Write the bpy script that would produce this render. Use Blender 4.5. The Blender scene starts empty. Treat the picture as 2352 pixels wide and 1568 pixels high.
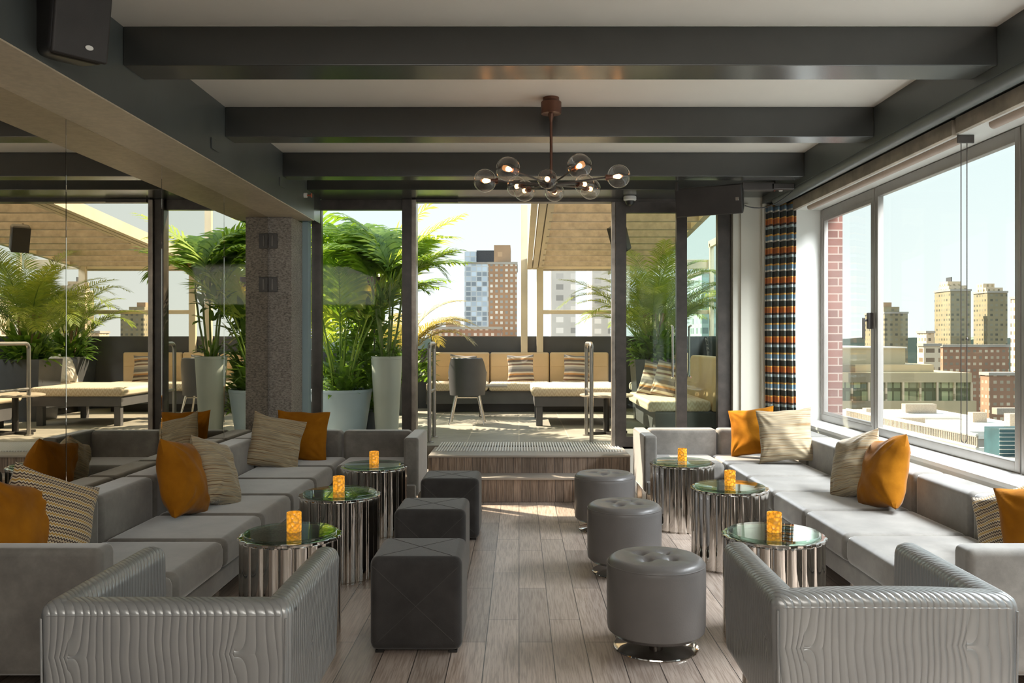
import bpy, bmesh, math, random
from mathutils import Vector, Matrix, noise
random.seed(7)
S = bpy.context.scene
COL = S.collection
PI = math.pi
# ------------------------------------------------------------ camera, sky, sun, exposure
CAMZ = 1.45
cam_d = bpy.data.cameras.new('camera'); cam = bpy.data.objects.new('camera', cam_d); COL.objects.link(cam)
cam.location = (0, 0, CAMZ); cam.rotation_euler = (PI/2, 0, 0)
cam_d.sensor_width = 36; cam_d.lens = 2000/2352*36; cam_d.shift_x = -16/2352; cam_d.shift_y = -6/2352
cam_d.clip_start = .05; cam_d.clip_end = 4000
S.camera = cam
w = bpy.data.worlds.new('sky'); S.world = w; w.use_nodes = True
nt = w.node_tree; nt.nodes.clear()
tc = nt.nodes.new('ShaderNodeTexCoord'); sx = nt.nodes.new('ShaderNodeSeparateXYZ'); rp = nt.nodes.new('ShaderNodeValToRGB')
bg = nt.nodes.new('ShaderNodeBackground'); wo = nt.nodes.new('ShaderNodeOutputWorld')
nt.links.new(tc.outputs['Generated'], sx.inputs[0]); nt.links.new(sx.outputs['Z'], rp.inputs[0])
rp.color_ramp.elements[0].position = 0.0; rp.color_ramp.elements[0].color = (.80, .86, .84, 1)
rp.color_ramp.elements[1].position = .9; rp.color_ramp.elements[1].color = (.60, .80, 1.0, 1)
e = rp.color_ramp.elements.new(.18); e.color = (.70, .81, .82, 1)
bg.inputs[1].default_value = .54
nt.links.new(rp.outputs[0], bg.inputs[0]); nt.links.new(bg.outputs[0], wo.inputs[0])
sd = bpy.data.lights.new('sun', 'SUN'); sd.energy = 6.4; sd.angle = .012; sd.color = (1, .86, .66)
so = bpy.data.objects.new('sun', sd); COL.objects.link(so)
so.rotation_euler = Vector((.60, -.43, -.74)).to_track_quat('-Z', 'Y').to_euler()
def area(name, loc, target, sx_, sy_, power, col):
    d = bpy.data.lights.new(name, 'AREA'); d.shape = 'RECTANGLE'; d.size = sx_; d.size_y = sy_; d.energy = power; d.color = col
    o = bpy.data.objects.new(name, d); COL.objects.link(o); o.location = loc
    o.rotation_euler = (Vector(target)-Vector(loc)).to_track_quat('-Z', 'Y').to_euler(); return o
area('rear_fill_light', (0.2, -1.5, 2.75), (0.2, 3.2, .6), 4.4, 1.2, 48, (1, .95, .88))  # added fill lamp behind the camera; the rear wall has no window
area('side_sky_boost', (4.3, 3.6, 4.6), (1.0, 4.4, .6), 6.0, 1.6, 850, (.92, .95, 1))  # added lamp outside, above the right windows, boosting the sky light coming in
S.view_settings.view_transform = 'Standard'; S.view_settings.look = 'None'
S.view_settings.exposure = 1.28; S.view_settings.gamma = 1; S.view_settings.use_curve_mapping = False

# ------------------------------------------------------------ materials
MATS = {}
class NT:
    def __init__(s, name):
        s.m = bpy.data.materials.new(name); s.m.use_nodes = True; s.nt = s.m.node_tree; s.nt.nodes.clear()
        s.out = s.n('ShaderNodeOutputMaterial'); s.tc = s.n('ShaderNodeTexCoord')
        s.sep = None
    def n(s, t, **k):
        x = s.nt.nodes.new(t)
        for a, b in k.items(): setattr(x, a, b)
        return x
    def l(s, a, b): s.nt.links.new(a, b)
    def put(s, sock, v):
        if hasattr(v, 'type') and hasattr(v, 'node'): s.l(v, sock)
        else: sock.default_value = v
    def math(s, op, a, b=None, c=None):
        x = s.n('ShaderNodeMath', operation=op); s.put(x.inputs[0], a)
        if b is not None: s.put(x.inputs[1], b)
        if c is not None: s.put(x.inputs[2], c)
        return x.outputs[0]
    def xyz(s, i, kind='Object'):
        if s.sep is None:
            s.sep = s.n('ShaderNodeSeparateXYZ'); s.l(s.tc.outputs[kind], s.sep.inputs[0])
        return s.sep.outputs[i]
    def comb(s, x, y, z):
        c = s.n('ShaderNodeCombineXYZ'); s.put(c.inputs[0], x); s.put(c.inputs[1], y); s.put(c.inputs[2], z); return c.outputs[0]
    def noise(s, scale, detail=3, vec=None, stretch=None, rough=.55):
        x = s.n('ShaderNodeTexNoise'); x.inputs['Scale'].default_value = scale; x.inputs['Detail'].default_value = detail
        x.inputs['Roughness'].default_value = rough
        v = vec if vec is not None else s.tc.outputs['Object']
        if stretch:
            mp = s.n('ShaderNodeMapping'); s.l(v, mp.inputs[0]); mp.inputs['Scale'].default_value = stretch; v = mp.outputs[0]
        s.l(v, x.inputs['Vector']); return x.outputs['Fac']
    def ramp(s, fac, stops, const=False):
        r = s.n('ShaderNodeValToRGB'); cr = r.color_ramp
        if const: cr.interpolation = 'CONSTANT'
        cr.elements[0].position = stops[0][0]; cr.elements[0].color = (*stops[0][1], 1)
        cr.elements[1].position = stops[1][0]; cr.elements[1].color = (*stops[1][1], 1)
        for p, c in stops[2:]:
            e = cr.elements.new(p); e.color = (*c, 1)
        s.l(fac, r.inputs[0]); return r.outputs[0]
    def mix(s, fac, a, b, kind='MIX'):
        x = s.n('ShaderNodeMix', data_type='RGBA', blend_type=kind); s.put(x.inputs[0], fac)
        for i, v in ((6, a), (7, b)):
            if isinstance(v, tuple): x.inputs[i].default_value = (*v[:3], 1)
            else: s.l(v, x.inputs[i])
        return x.outputs[2]
    def bump(s, h, strength=.3, dist=.01):
        b = s.n('ShaderNodeBump'); b.inputs['Strength'].default_value = strength; b.inputs['Distance'].default_value = dist
        s.l(h, b.inputs['Height']); return b.outputs[0]
    def bsdf(s, col, rough=.6, metal=0, normal=None, sheen=0, spec=.5, coat=0, emis=None, estr=0, trans=0):
        p = s.n('ShaderNodeBsdfPrincipled')
        if isinstance(col, tuple): p.inputs['Base Color'].default_value = (*col[:3], 1)
        else: s.l(col, p.inputs['Base Color'])
        s.put(p.inputs['Roughness'], rough); s.put(p.inputs['Metallic'], metal)
        if normal is not None: s.l(normal, p.inputs['Normal'])
        p.inputs['Sheen Weight'].default_value = sheen; p.inputs['Sheen Roughness'].default_value = .4
        p.inputs['Specular IOR Level'].default_value = spec; p.inputs['Coat Weight'].default_value = coat
        p.inputs['Coat Roughness'].default_value = .1
        if emis: p.inputs['Emission Color'].default_value = (*emis, 1); p.inputs['Emission Strength'].default_value = estr
        p.inputs['Transmission Weight'].default_value = trans
        s.l(p.outputs[0], s.out.inputs[0]); return p
def plain(key, col, rough=.5, metal=0, var=.12, scale=6, bump=0, bscale=60, **k):
    t = NT(key)
    f = t.noise(scale, 4)
    dk = tuple(c*(1-var) for c in col); lt = tuple(min(1, c*(1+var)) for c in col)
    c = t.ramp(f, [(.3, dk), (.7, lt)])
    nrm = t.bump(t.noise(bscale, 3), bump, .004) if bump else None
    t.bsdf(c, rough, metal, nrm, **k); MATS[key] = t.m; return t.m

plain('ceiling_white', (.86, .81, .73), .45, var=.04, scale=1.2)
plain('beam_grey', (.042, .044, .042), .24, var=.12, scale=1.5, bump=.05, bscale=25, spec=1.0)
plain('side_beam_grey', (.085, .095, .092), .38, var=.15, scale=1.5, bump=.08, bscale=25)
t = NT('soffit_plaster'); f = t.noise(2.2, 5, stretch=(1, .45, 1)); g = t.noise(30, 3, stretch=(1, 1, 1))
c = t.mix(.35, t.ramp(f, [(.3, (.42, .35, .25)), (.72, (.70, .59, .44))]), t.ramp(g, [(.4, (.38, .32, .24)), (.6, (.58, .49, .37))]))
t.bsdf(c, .42, 0, t.bump(g, .1, .003)); MATS['soffit_plaster'] = t.m
plain('wall_cream', (.60, .58, .50), .6, var=.04, scale=1)
plain('wall_white', (.74, .74, .70), .5, var=.04, scale=1)
plain('sill_white', (.78, .78, .76), .35, var=.03, scale=1)
plain('pale_blue_panel', (.34, .46, .50), .25, var=.15, scale=1)
plain('bronze_frame', (.055, .046, .040), .32, var=.35, scale=9, bump=.1)
plain('bronze_light', (.28, .25, .22), .3, .5, var=.3, scale=9)
plain('window_metal', (.30, .28, .26), .35, .4, var=.06)
plain('black_plastic', (.018, .016, .015), .38, var=.15, bump=.1, bscale=300)
plain('black_grille', (.03, .026, .024), .45, var=.2, bump=.3, bscale=500)
plain('rod_metal', (.10, .09, .085), .35, .7)
plain('white_plastic', (.75, .74, .70), .35, var=.03)
plain('steel_rail', (.36, .34, .31), .32, .8, var=.1)
plain('brass_red', (.45, .12, .07), .4, .2)
plain('chrome', (.72, .69, .65), .06, 1, var=.02)
plain('chair_leg_metal', (.6, .57, .53), .2, 1, var=.02)
plain('bronze_copper', (.17, .085, .06), .32, .8, var=.1)
plain('candle_wax', (.85, .72, .45), .5, emis=(1, .55, .12), estr=.6)
plain('soil', (.06, .04, .025), .9, var=.4, scale=30)
plain('stitch', (.075, .07, .066), .8, var=.1)
plain('charcoal_fabric', (.038, .035, .034), .85, var=.25, scale=9, bump=.35, bscale=260, sheen=.35)
plain('grey_leather', (.175, .165, .16), .34, var=.1, scale=3, bump=.14, bscale=140)
plain('roller_fabric', (.42, .33, .27), .6, var=.05)
plain('fascia_beige', (.40, .34, .27), .5, var=.25, scale=8)
plain('planter_white', (.52, .56, .50), .45, var=.08, scale=3)
plain('planter_blue', (.42, .53, .60), .4, var=.08, scale=3)
plain('planter_dark', (.07, .075, .08), .4, var=.1)
plain('parapet_grey', (.06, .062, .068), .5, var=.15, scale=2)
plain('bench_grey', (.085, .085, .09), .5, var=.1)
plain('tan_leather', (.60, .44, .25), .5, var=.08, scale=3, bump=.08)
plain('pergola_cream', (.62, .53, .38), .5, var=.08, scale=3)
plain('pillow_white', (.72, .68, .62), .8, var=.05, bump=.2, bscale=30)
plain('table_stone', (.42, .36, .28), .4, var=.2, scale=12)
plain('stem_green', (.16, .22, .06), .6, var=.25, scale=8)
plain('stem_brown', (.20, .13, .06), .7, var=.3, scale=14)
plain('roof_white', (.80, .76, .68), .7, var=.06, scale=.05)
plain('roof_grey', (.40, .37, .32), .7, var=.15, scale=.1)
plain('ground_city', (.12, .11, .09), .8, var=.3, scale=.02)
plain('hill_green', (.20, .25, .20), .9, var=.3, scale=.02)
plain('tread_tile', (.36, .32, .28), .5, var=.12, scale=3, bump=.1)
plain('white_net', (.03, .085, .10), .7, var=.5, scale=.4)
# velvets
t = NT('sofa_velvet'); f = t.noise(5, 5, rough=.7); f2 = t.noise(320, 2)
c = t.ramp(f, [(.25, (.135, .126, .115)), (.5, (.20, .188, .17)), (.75, (.28, .265, .24))])
t.bsdf(c, .78, 0, t.bump(f2, .15, .002), sheen=.9, spec=.2); MATS['sofa_velvet'] = t.m
t = NT('gold_velvet'); f = t.noise(6, 4)
t.bsdf(t.ramp(f, [(.25, (.24, .085, .006)), (.75, (.42, .165, .012))]), .92, 0, t.bump(t.noise(16, 4), .25, .012), sheen=.12, spec=.04); MATS['gold_velvet'] = t.m
# striped throw pillow
t = NT('striped_fabric'); z = t.math('ADD', t.xyz(2), t.math('MULTIPLY', t.noise(5, 1), .018))
v = t.comb(t.math('MULTIPLY', t.xyz(0), .8), 0.0, z)
n1 = t.noise(85, 3, vec=v, stretch=(.012, 1, 1), rough=.7)
c = t.ramp(n1, [(.34, (.05, .035, .025)), (.42, (.30, .18, .08)), (.47, (.55, .46, .30)), (.52, (.20, .17, .13)), (.57, (.52, .43, .28)), (.64, (.16, .08, .04))])
t.bsdf(c, .85, 0, t.bump(n1, .4, .006), sheen=.3, spec=.2); MATS['striped_fabric'] = t.m
def zig(key, per, amp, wav, stops):
    t = NT(key); tri = t.math('PINGPONG', t.xyz(0), wav)
    z = t.math('ADD', t.math('MULTIPLY', tri, amp), t.math('ADD', t.xyz(2), 5.0))
    fr = t.math('FRACT', t.math('DIVIDE', z, per))
    c = t.ramp(fr, stops, const=True)
    t.bsdf(c, .85, 0, t.bump(t.noise(200, 2), .3, .004), sheen=.3, spec=.2); MATS[key] = t.m
zig('zigzag_fabric', .042, 1.1, .007, [(0, (.06, .04, .035)), (.16, (.62, .53, .38)), (.32, (.42, .24, .05)), (.5, (.62, .53, .38)), (.64, (.10, .06, .04)), (.8, (.5, .40, .27))])
zig('banded_fabric', .23, .8, .009, [(0, (.55, .50, .42)), (.12, (.16, .12, .10)), (.26, (.50, .27, .12)), (.36, (.60, .52, .42)), (.46, (.2, .19, .19)), (.66, (.36, .34, .33)), (.8, (.62, .56, .47)), (.9, (.2, .12, .09))])
zig('seat_pattern', .055, 1.6, .03, [(0, (.70, .60, .46)), (.5, (.60, .49, .35))])
# plaid curtain
t = NT('plaid_fabric'); fr = t.math('FRACT', t.math('DIVIDE', t.xyz(2), .283))
DK = (.06, .07, .06); YE = (.80, .45, .10); BL = (.20, .32, .42); WH = (.85, .80, .68); RU = (.58, .19, .05)
c = t.ramp(fr, [(0, RU), (.17, YE), (.21, DK), (.40, WH), (.46, BL), (.60, YE), (.66, DK), (.84, (.45, .55, .55)), (.93, (.08, .05, .04))], const=True)
v = t.math('FRACT', t.math('DIVIDE', t.math('ADD', t.xyz(0), t.xyz(1)), .06))
c = t.mix(t.math('MULTIPLY', t.math('LESS_THAN', v, .16), .45), c, (.02, .02, .03))
t.bsdf(c, .8, 0, None, sheen=.2, spec=.2); MATS['plaid_fabric'] = t.m
# quilted silver leather (wood grain ridges with eyes)
t = NT('quilted_leather')
h = t.math('ADD', t.xyz(0), t.xyz(1)); zz = t.xyz(2)
ns = t.noise(1.5, 2, vec=t.comb(t.math('MULTIPLY', h, 1.6), 0.0, zz))
s = t.math('ADD', h, t.math('MULTIPLY', t.math('SUBTRACT', ns, .5), .16))
for (kx, kz, B) in ((-.27, .55, .055), (.20, .56, .055), (.62, .50, .07), (-.62, .46, .07)):
    dx = t.math('POWER', t.math('DIVIDE', t.math('SUBTRACT', h, kx), .055), 2.0)
    dx = t.math('MULTIPLY', t.math('ABSOLUTE', t.math('DIVIDE', t.math('SUBTRACT', h, kx), .05)), 1.3)
    dz = t.math('MULTIPLY', t.math('ABSOLUTE', t.math('DIVIDE', t.math('SUBTRACT', zz, kz), .075)), 1.3)
    ex = t.math('POWER', 2.718, t.math('MULTIPLY', t.math('ADD', dx, dz), -1.0))
    s = t.math('ADD', s, t.math('MULTIPLY', ex, B))
fr = t.math('FRACT', t.math('MULTIPLY', s, 44.0))
pp = t.math('SUBTRACT', fr, .5); hh = t.math('SUBTRACT', 1.0, t.math('POWER', t.math('ABSOLUTE', t.math('MULTIPLY', pp, 2.0)), 3.0))
nr = t.bump(hh, .6, .004)
t.bsdf(t.ramp(t.noise(3, 3), [(.3, (.32, .33, .335)), (.7, (.39, .40, .40))]), .30, .35, nr, spec=.6); MATS['quilted_leather'] = t.m
# wood-look plank tile floor
def wood(key, cols, width, length, rough, axis=1, off=.37, seed=0.0):
    t = NT(key)
    a = t.xyz(0); b = t.xyz(axis)
    v = t.comb(b, a, 0.0)
    br = t.n('ShaderNodeTexBrick'); t.l(v, br.inputs['Vector']); br.offset = off; br.offset_frequency = 2; br.squash = 1
    for k, x in (('Scale', 1.0), ('Mortar Size', .0022), ('Mortar Smooth', .1), ('Bias', 0), ('Brick Width', length), ('Row Height', width)): br.inputs[k].default_value = x
    br.inputs['Color1'].default_value = (0, 0, 0, 1); br.inputs['Color2'].default_value = (1, 1, 1, 1); br.inputs['Mortar'].default_value = (.5, .5, .5, 1)
    rid = t.math('FLOOR', t.math('DIVIDE', a, width))
    gv = t.comb(t.math('MULTIPLY', a, 26.0), t.math('MULTIPLY', b, 1.7), t.math('MULTIPLY', rid, 3.7))
    g = t.noise(1.6, 6, vec=gv, rough=.68)
    gv2 = t.comb(t.math('MULTIPLY', a, 130.0), t.math('MULTIPLY', b, 5.0), rid)
    g2 = t.noise(1.0, 3, vec=gv2)
    col = t.ramp(g, [(.30, cols[0]), (.5, cols[1]), (.72, cols[2])])
    col = t.mix(.5, col, t.ramp(g2, [(.42, cols[0]), (.55, cols[2])]))
    tone = t.ramp(br.outputs['Color'], [(0, (.72, .70, .68)), (1, (1.12, 1.08, 1.04))])
    col = t.mix(1.0, col, tone, 'MULTIPLY')
    mort = br.outputs['Fac']; col = t.mix(mort, col, (.06, .05, .045))
    hgt = t.math('SUBTRACT', t.math('MULTIPLY', g2, .3), mort)
    t.bsdf(col, t.math('ADD', rough, t.math('MULTIPLY', g2, .2)), 0, t.bump(hgt, .3, .003)); MATS[key] = t.m
wood('plank_floor', [(.29, .225, .185), (.45, .375, .325), (.56, .485, .43)], .157, .90, .28)
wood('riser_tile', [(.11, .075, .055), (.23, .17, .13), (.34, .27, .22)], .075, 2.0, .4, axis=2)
# terrace pavers
t = NT('terrace_paver'); br = t.n('ShaderNodeTexBrick'); t.l(t.tc.outputs['Object'], br.inputs['Vector']); br.offset = 0
for k, x in (('Scale', 1.0), ('Mortar Size', .006), ('Brick Width', .54), ('Row Height', .54)): br.inputs[k].default_value = x
br.inputs['Color1'].default_value = (.26, .25, .21, 1); br.inputs['Color2'].default_value = (.33, .31, .26, 1); br.inputs['Mortar'].default_value = (.5, .45, .36, 1)
c = t.mix(.3, br.outputs['Color'], t.ramp(t.noise(9, 5), [(.3, (.2, .19, .16)), (.7, (.4, .37, .31))]))
t.bsdf(c, .55); MATS['terrace_paver'] = t.m
# pillar: granite like rough plaster
t = NT('pillar_granite'); f = t.noise(42, 5, stretch=(1, 1, 2.4), rough=.75); g = t.noise(5, 3)
c = t.ramp(f, [(.38, (.06, .055, .05)), (.46, (.22, .195, .175)), (.6, (.42, .38, .34))]); c = t.mix(.25, c, t.ramp(g, [(.3, (.2, .18, .16)), (.7, (.45, .41, .37))]))
t.bsdf(c, .7, 0, t.bump(f, .6, .01)); MATS['pillar_granite'] = t.m
# brick wall
t = NT('brick'); v = t.comb(t.math('ADD', t.xyz(0), t.xyz(1)), t.xyz(2), 0.0); br = t.n('ShaderNodeTexBrick'); t.l(v, br.inputs['Vector'])
for k, x in (('Scale', 1.0), ('Mortar Size', .006), ('Brick Width', .21), ('Row Height', .075)): br.inputs[k].default_value = x
br.inputs['Color1'].default_value = (.13, .05, .035, 1); br.inputs['Color2'].default_value = (.09, .035, .025, 1); br.inputs['Mortar'].default_value = (.20, .15, .12, 1)
t.bsdf(br.outputs['Color'], .85, 0, t.bump(br.outputs['Fac'], -.5, .01)); MATS['brick'] = t.m
# mirror and glass
t = NT('awning_fabric'); d_ = t.n('ShaderNodeBsdfDiffuse'); d_.inputs[0].default_value = (.66, .58, .42, 1); tl_ = t.n('ShaderNodeBsdfTranslucent'); tl_.inputs[0].default_value = (.62, .52, .36, 1)
mx_ = t.n('ShaderNodeMixShader'); mx_.inputs[0].default_value = .6; t.l(d_.outputs[0], mx_.inputs[1]); t.l(tl_.outputs[0], mx_.inputs[2]); t.l(mx_.outputs[0], t.out.inputs[0]); MATS['awning_fabric'] = t.m
t = NT('mirror_glass'); t.bsdf((.70, .66, .58), .006, 1, None); MATS['mirror_glass'] = t.m
def glass(key, tint, refl, r=.02, k=.6):
    t = NT(key); tr = t.n('ShaderNodeBsdfTransparent'); tr.inputs[0].default_value = (*tint, 1)
    gl = t.n('ShaderNodeBsdfGlossy'); gl.inputs['Roughness'].default_value = r; gl.inputs[0].default_value = (1, 1, 1, 1)
    lw = t.n('ShaderNodeLayerWeight'); lw.inputs[0].default_value = .5
    fc = t.math('ADD', refl, t.math('MULTIPLY', t.math('POWER', lw.outputs['Facing'], 4.0), k))
    mx = t.n('ShaderNodeMixShader'); t.l(fc, mx.inputs[0]); t.l(tr.outputs[0], mx.inputs[1]); t.l(gl.outputs[0], mx.inputs[2])
    t.l(mx.outputs[0], t.out.inputs[0]); MATS[key] = t.m
glass('clear_glass', (.97, .98, .97), .006, k=.2)
glass('door_glass', (.84, .90, .86), .015, k=.5)
glass('globe_glass', (.97, .95, .93), .06, k=.9)
glass('table_glass', (.72, .84, .78), .10, k=.8)
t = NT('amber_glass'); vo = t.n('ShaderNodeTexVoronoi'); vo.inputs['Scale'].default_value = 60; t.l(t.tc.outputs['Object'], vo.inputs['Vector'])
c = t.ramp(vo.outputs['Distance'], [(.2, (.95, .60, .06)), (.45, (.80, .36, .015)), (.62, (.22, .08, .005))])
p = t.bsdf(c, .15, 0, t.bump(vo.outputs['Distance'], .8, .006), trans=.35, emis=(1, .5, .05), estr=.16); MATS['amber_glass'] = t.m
t = NT('warm_bulb'); t.bsdf((1, .6, .3), .4, emis=(1, .42, .14), estr=5); MATS['warm_bulb'] = t.m
# leaves
def leaf(key, a, b, tr_w=.45):
    t = NT(key); f = t.noise(9, 3); c = t.ramp(f, [(.3, a), (.7, b)])
    d = t.n('ShaderNodeBsdfPrincipled'); t.l(c, d.inputs['Base Color']); d.inputs['Roughness'].default_value = .38
    tl = t.n('ShaderNodeBsdfTranslucent'); c2 = t.mix(1.0, c, (1.7, 1.5, .6), 'MULTIPLY'); t.l(c2, tl.inputs[0])
    mx = t.n('ShaderNodeMixShader'); mx.inputs[0].default_value = tr_w; t.l(d.outputs[0], mx.inputs[1]); t.l(tl.outputs[0], mx.inputs[2]); t.l(mx.outputs[0], t.out.inputs[0]); MATS[key] = t.m
leaf('kentia_leaf', (.09, .20, .03), (.24, .38, .06))
leaf('kentia_light', (.30, .44, .08), (.46, .56, .14))
leaf('areca_leaf', (.12, .20, .04), (.26, .34, .08))
leaf('gold_leaf', (.26, .24, .08), (.40, .34, .15), .3)
leaf('bush_leaf', (.05, .12, .02), (.16, .28, .05))
leaf('petal_white', (.75, .75, .6), (.85, .85, .7))
# city facades
def facade(key, wall, win, px, pz, fx, fz, floorband=None):
    t = NT(key); u = t.math('ADD', t.xyz(0), t.xyz(1)); fu = t.math('FRACT', t.math('DIVIDE', u, px)); fz_ = t.math('FRACT', t.math('DIVIDE', t.xyz(2), pz))
    m = t.math('MULTIPLY', t.math('LESS_THAN', fu, fx), t.math('LESS_THAN', fz_, fz))
    idn = t.n('ShaderNodeTexWhiteNoise'); idn.noise_dimensions = '2D'
    t.l(t.comb(t.math('FLOOR', t.math('DIVIDE', u, px)), t.math('FLOOR', t.math('DIVIDE', t.xyz(2), pz)), 0.0), idn.inputs['Vector'])
    wc = t.ramp(idn.outputs['Value'], [(.2, tuple(c*.55 for c in win)), (.8, tuple(min(1, c*1.5) for c in win))])
    wl = t.ramp(t.noise(.12, 3), [(.3, tuple(c*.9 for c in wall)), (.7, tuple(min(1, c*1.1) for c in wall))])
    c = t.mix(m, wl, wc)
    t.bsdf(c, t.math('SUBTRACT', .8, t.math('MULTIPLY', m, .45))); MATS[key] = t.m
facade('brick_tower', (.40, .25, .15), (.50, .50, .46), 1.9, 2.0, .5, .5)
facade('brick_low', (.36, .20, .13), (.50, .44, .38), 2.0, 1.9, .5, .5)
facade('glass_tower', (.62, .68, .70), (.45, .55, .64), 2.6, 2.4, .82, .78)
facade('stone_tower', (.66, .54, .38), (.30, .24, .14), 2.4, 2.4, .42, .5)
facade('olive_tower', (.30, .26, .16), (.18, .17, .12), 2.5, 2.4, .5, .45)
facade('beige_block', (.52, .43, .27), (.44, .36, .22), 14, 30, .4, .6)
facade('window_band', (.12, .12, .06), (.22, .24, .12), 1.7, 3.6, .8, .8)
facade('red_block', (.34, .20, .13), (.44, .38, .28), 2.0, 2.2, .5, .4)
facade('balcony_tower', (.72, .62, .46), (.30, .22, .14), 4.0, 3.0, .7, .45)
facade('pale_tower', (.70, .66, .60), (.66, .62, .57), 4, 3, .5, .5)
facade('teal_tower', (.38, .52, .50), (.28, .42, .42), 3, 3, .6, .6)

# ------------------------------------------------------------ mesh helpers
def B(): return bmesh.new()
def box(bm, x0, x1, y0, y1, z0, z1):
    v = [bm.verts.new((x, y, z)) for x in (x0, x1) for y in (y0, y1) for z in (z0, z1)]
    fs = [(0, 1, 3, 2), (4, 6, 7, 5), (0, 4, 5, 1), (2, 3, 7, 6), (0, 2, 6, 4), (1, 5, 7, 3)]
    return [bm.faces.new([v[i] for i in f]) for f in fs], v
def rbox(x0, x1, y0, y1, z0, z1, r=.03, seg=4, bm=None):
    b = B(); box(b, x0, x1, y0, y1, z0, z1)
    r = min(r, (x1-x0)*.49, (y1-y0)*.49, (z1-z0)*.49)
    bmesh.ops.bevel(b, geom=b.edges[:], offset=r, segments=seg, profile=.5, affect='EDGES')
    if bm is None: return b
    merge(bm, b); return bm
def merge(bm, b, mat=None):
    if mat: bmesh.ops.transform(b, matrix=mat, verts=b.verts[:])
    m = bpy.data.meshes.new('tmp'); b.to_mesh(m); bm.from_mesh(m); bpy.data.meshes.remove(m); b.free()
def tube(bm, pts, r, n=10, caps=True):
    pts = [Vector(p) for p in pts]; rings = []
    prev = None
    for i, p in enumerate(pts):
        if i == 0: t = pts[1]-p
        elif i == len(pts)-1: t = p-pts[i-1]
        else: t = (pts[i+1]-p).normalized()+(p-pts[i-1]).normalized()
        t.normalize()
        up = prev if prev is not None else (Vector((0, 0, 1)) if abs(t.z) < .9 else Vector((1, 0, 0)))
        a = t.cross(up).normalized(); b_ = a.cross(t).normalized(); prev = b_
        rr = r[i] if isinstance(r, (list, tuple)) else r
        rings.append([bm.verts.new(p+(a*math.cos(2*PI*k/n)+b_*math.sin(2*PI*k/n))*rr) for k in range(n)])
    for i in range(len(rings)-1):
        for k in range(n): bm.faces.new((rings[i][k], rings[i][(k+1) % n], rings[i+1][(k+1) % n], rings[i+1][k]))
    if caps:
        bm.faces.new(rings[0][::-1]); bm.faces.new(rings[-1])
def lathe(bm, prof, c=(0, 0, 0), n=40, rf=None, closed=True):
    rings = []
    for (r, z) in prof:
        ring = []
        for k in range(n):
            a = 2*PI*k/n; q = r*(rf(a) if rf else 1)
            ring.append(bm.verts.new((c[0]+q*math.cos(a), c[1]+q*math.sin(a), c[2]+z)))
        rings.append(ring)
    for i in range(len(rings)-1):
        for k in range(n): bm.faces.new((rings[i][k], rings[i][(k+1) % n], rings[i+1][(k+1) % n], rings[i+1][k]))
    if closed:
        bm.faces.new(rings[0][::-1]); bm.faces.new(rings[-1])
def sphere(bm, c, r, n=20, m=12):
    b = B(); bmesh.ops.create_uvsphere(b, u_segments=n, v_segments=m, radius=r); merge(bm, b, Matrix.Translation(c))
def obj(name, bm, mat, parent=None, smooth=True, world=True):
    bmesh.ops.recalc_face_normals(bm, faces=bm.faces[:]) if mat not in ('kentia_leaf', 'areca_leaf', 'bush_leaf', 'gold_leaf', 'kentia_light') else None
    if parent is not None and world:
        root = parent
        while root.parent: root = root.parent
        bmesh.ops.transform(bm, matrix=root.matrix_basis.inverted(), verts=bm.verts[:])
    me = bpy.data.meshes.new(name); bm.to_mesh(me); bm.free()
    o = bpy.data.objects.new(name, me); COL.objects.link(o); me.materials.append(MATS[mat])
    if smooth:
        me.shade_smooth() if len(me.polygons) else None
        try: me.set_sharp_from_angle(angle=math.radians(38))
        except Exception: pass
    if parent is not None: o.parent = parent
    if smooth and len(me.polygons) < 1500:
        wn = o.modifiers.new('wn', 'WEIGHTED_NORMAL'); wn.keep_sharp = True
    return o
def tag(o, label, cat, group=None, kind=None):
    if label: o['label'] = label
    if cat: o['category'] = cat
    if group: o['group'] = group
    if kind: o['kind'] = kind
    return o
def thing(name, label, cat, loc=(0, 0, 0), rz=0, group=None):
    o = bpy.data.objects.new(name, None); COL.objects.link(o); o.location = loc; o.rotation_euler = (0, 0, rz); o.empty_display_size = .1
    return tag(o, label, cat, group)
def struct(name, bm, mat, smooth=False, label=None, cat=None):
    o = obj(name, bm, mat, None, smooth); o['kind'] = 'structure'
    if label: o['label'] = label
    if cat: o['category'] = cat
    return o
def dup(root, loc, label, rz=None, group=None):
    r = root.copy(); COL.objects.link(r); r.location = loc; r['label'] = label
    if rz is not None: r.rotation_euler = (0, 0, rz)
    if group: r['group'] = group
    for ch in list(root.children):
        c = ch.copy(); COL.objects.link(c); c.parent = r
        for g in list(ch.children):
            d = g.copy(); COL.objects.link(d); d.parent = c
    return r
def bx(*a):
    b = B(); box(b, *a); return b

# ------------------------------------------------------------ room shell
XM, XR = -2.33, 2.60
YB = 8.66
TZ = .385
b = bx(XM-.25, XR+.3, -2.2, 8.70, -.15, 0); struct('floor', b, 'plank_floor', label='grey brown wood-look plank tile floor of the lounge', cat='floor')
b = bx(XM-.25, XR+.45, -2.2, 8.72, 3.0, 3.15); struct('ceiling', b, 'ceiling_white', label='white ceiling between the dark cross beams', cat='ceiling')
b = bx(XM-.25, XM-.02, -2.2, 8.64, 0, 3.0); struct('wall_left', b, 'wall_cream', label='wall behind the mirror panels', cat='wall')
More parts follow.
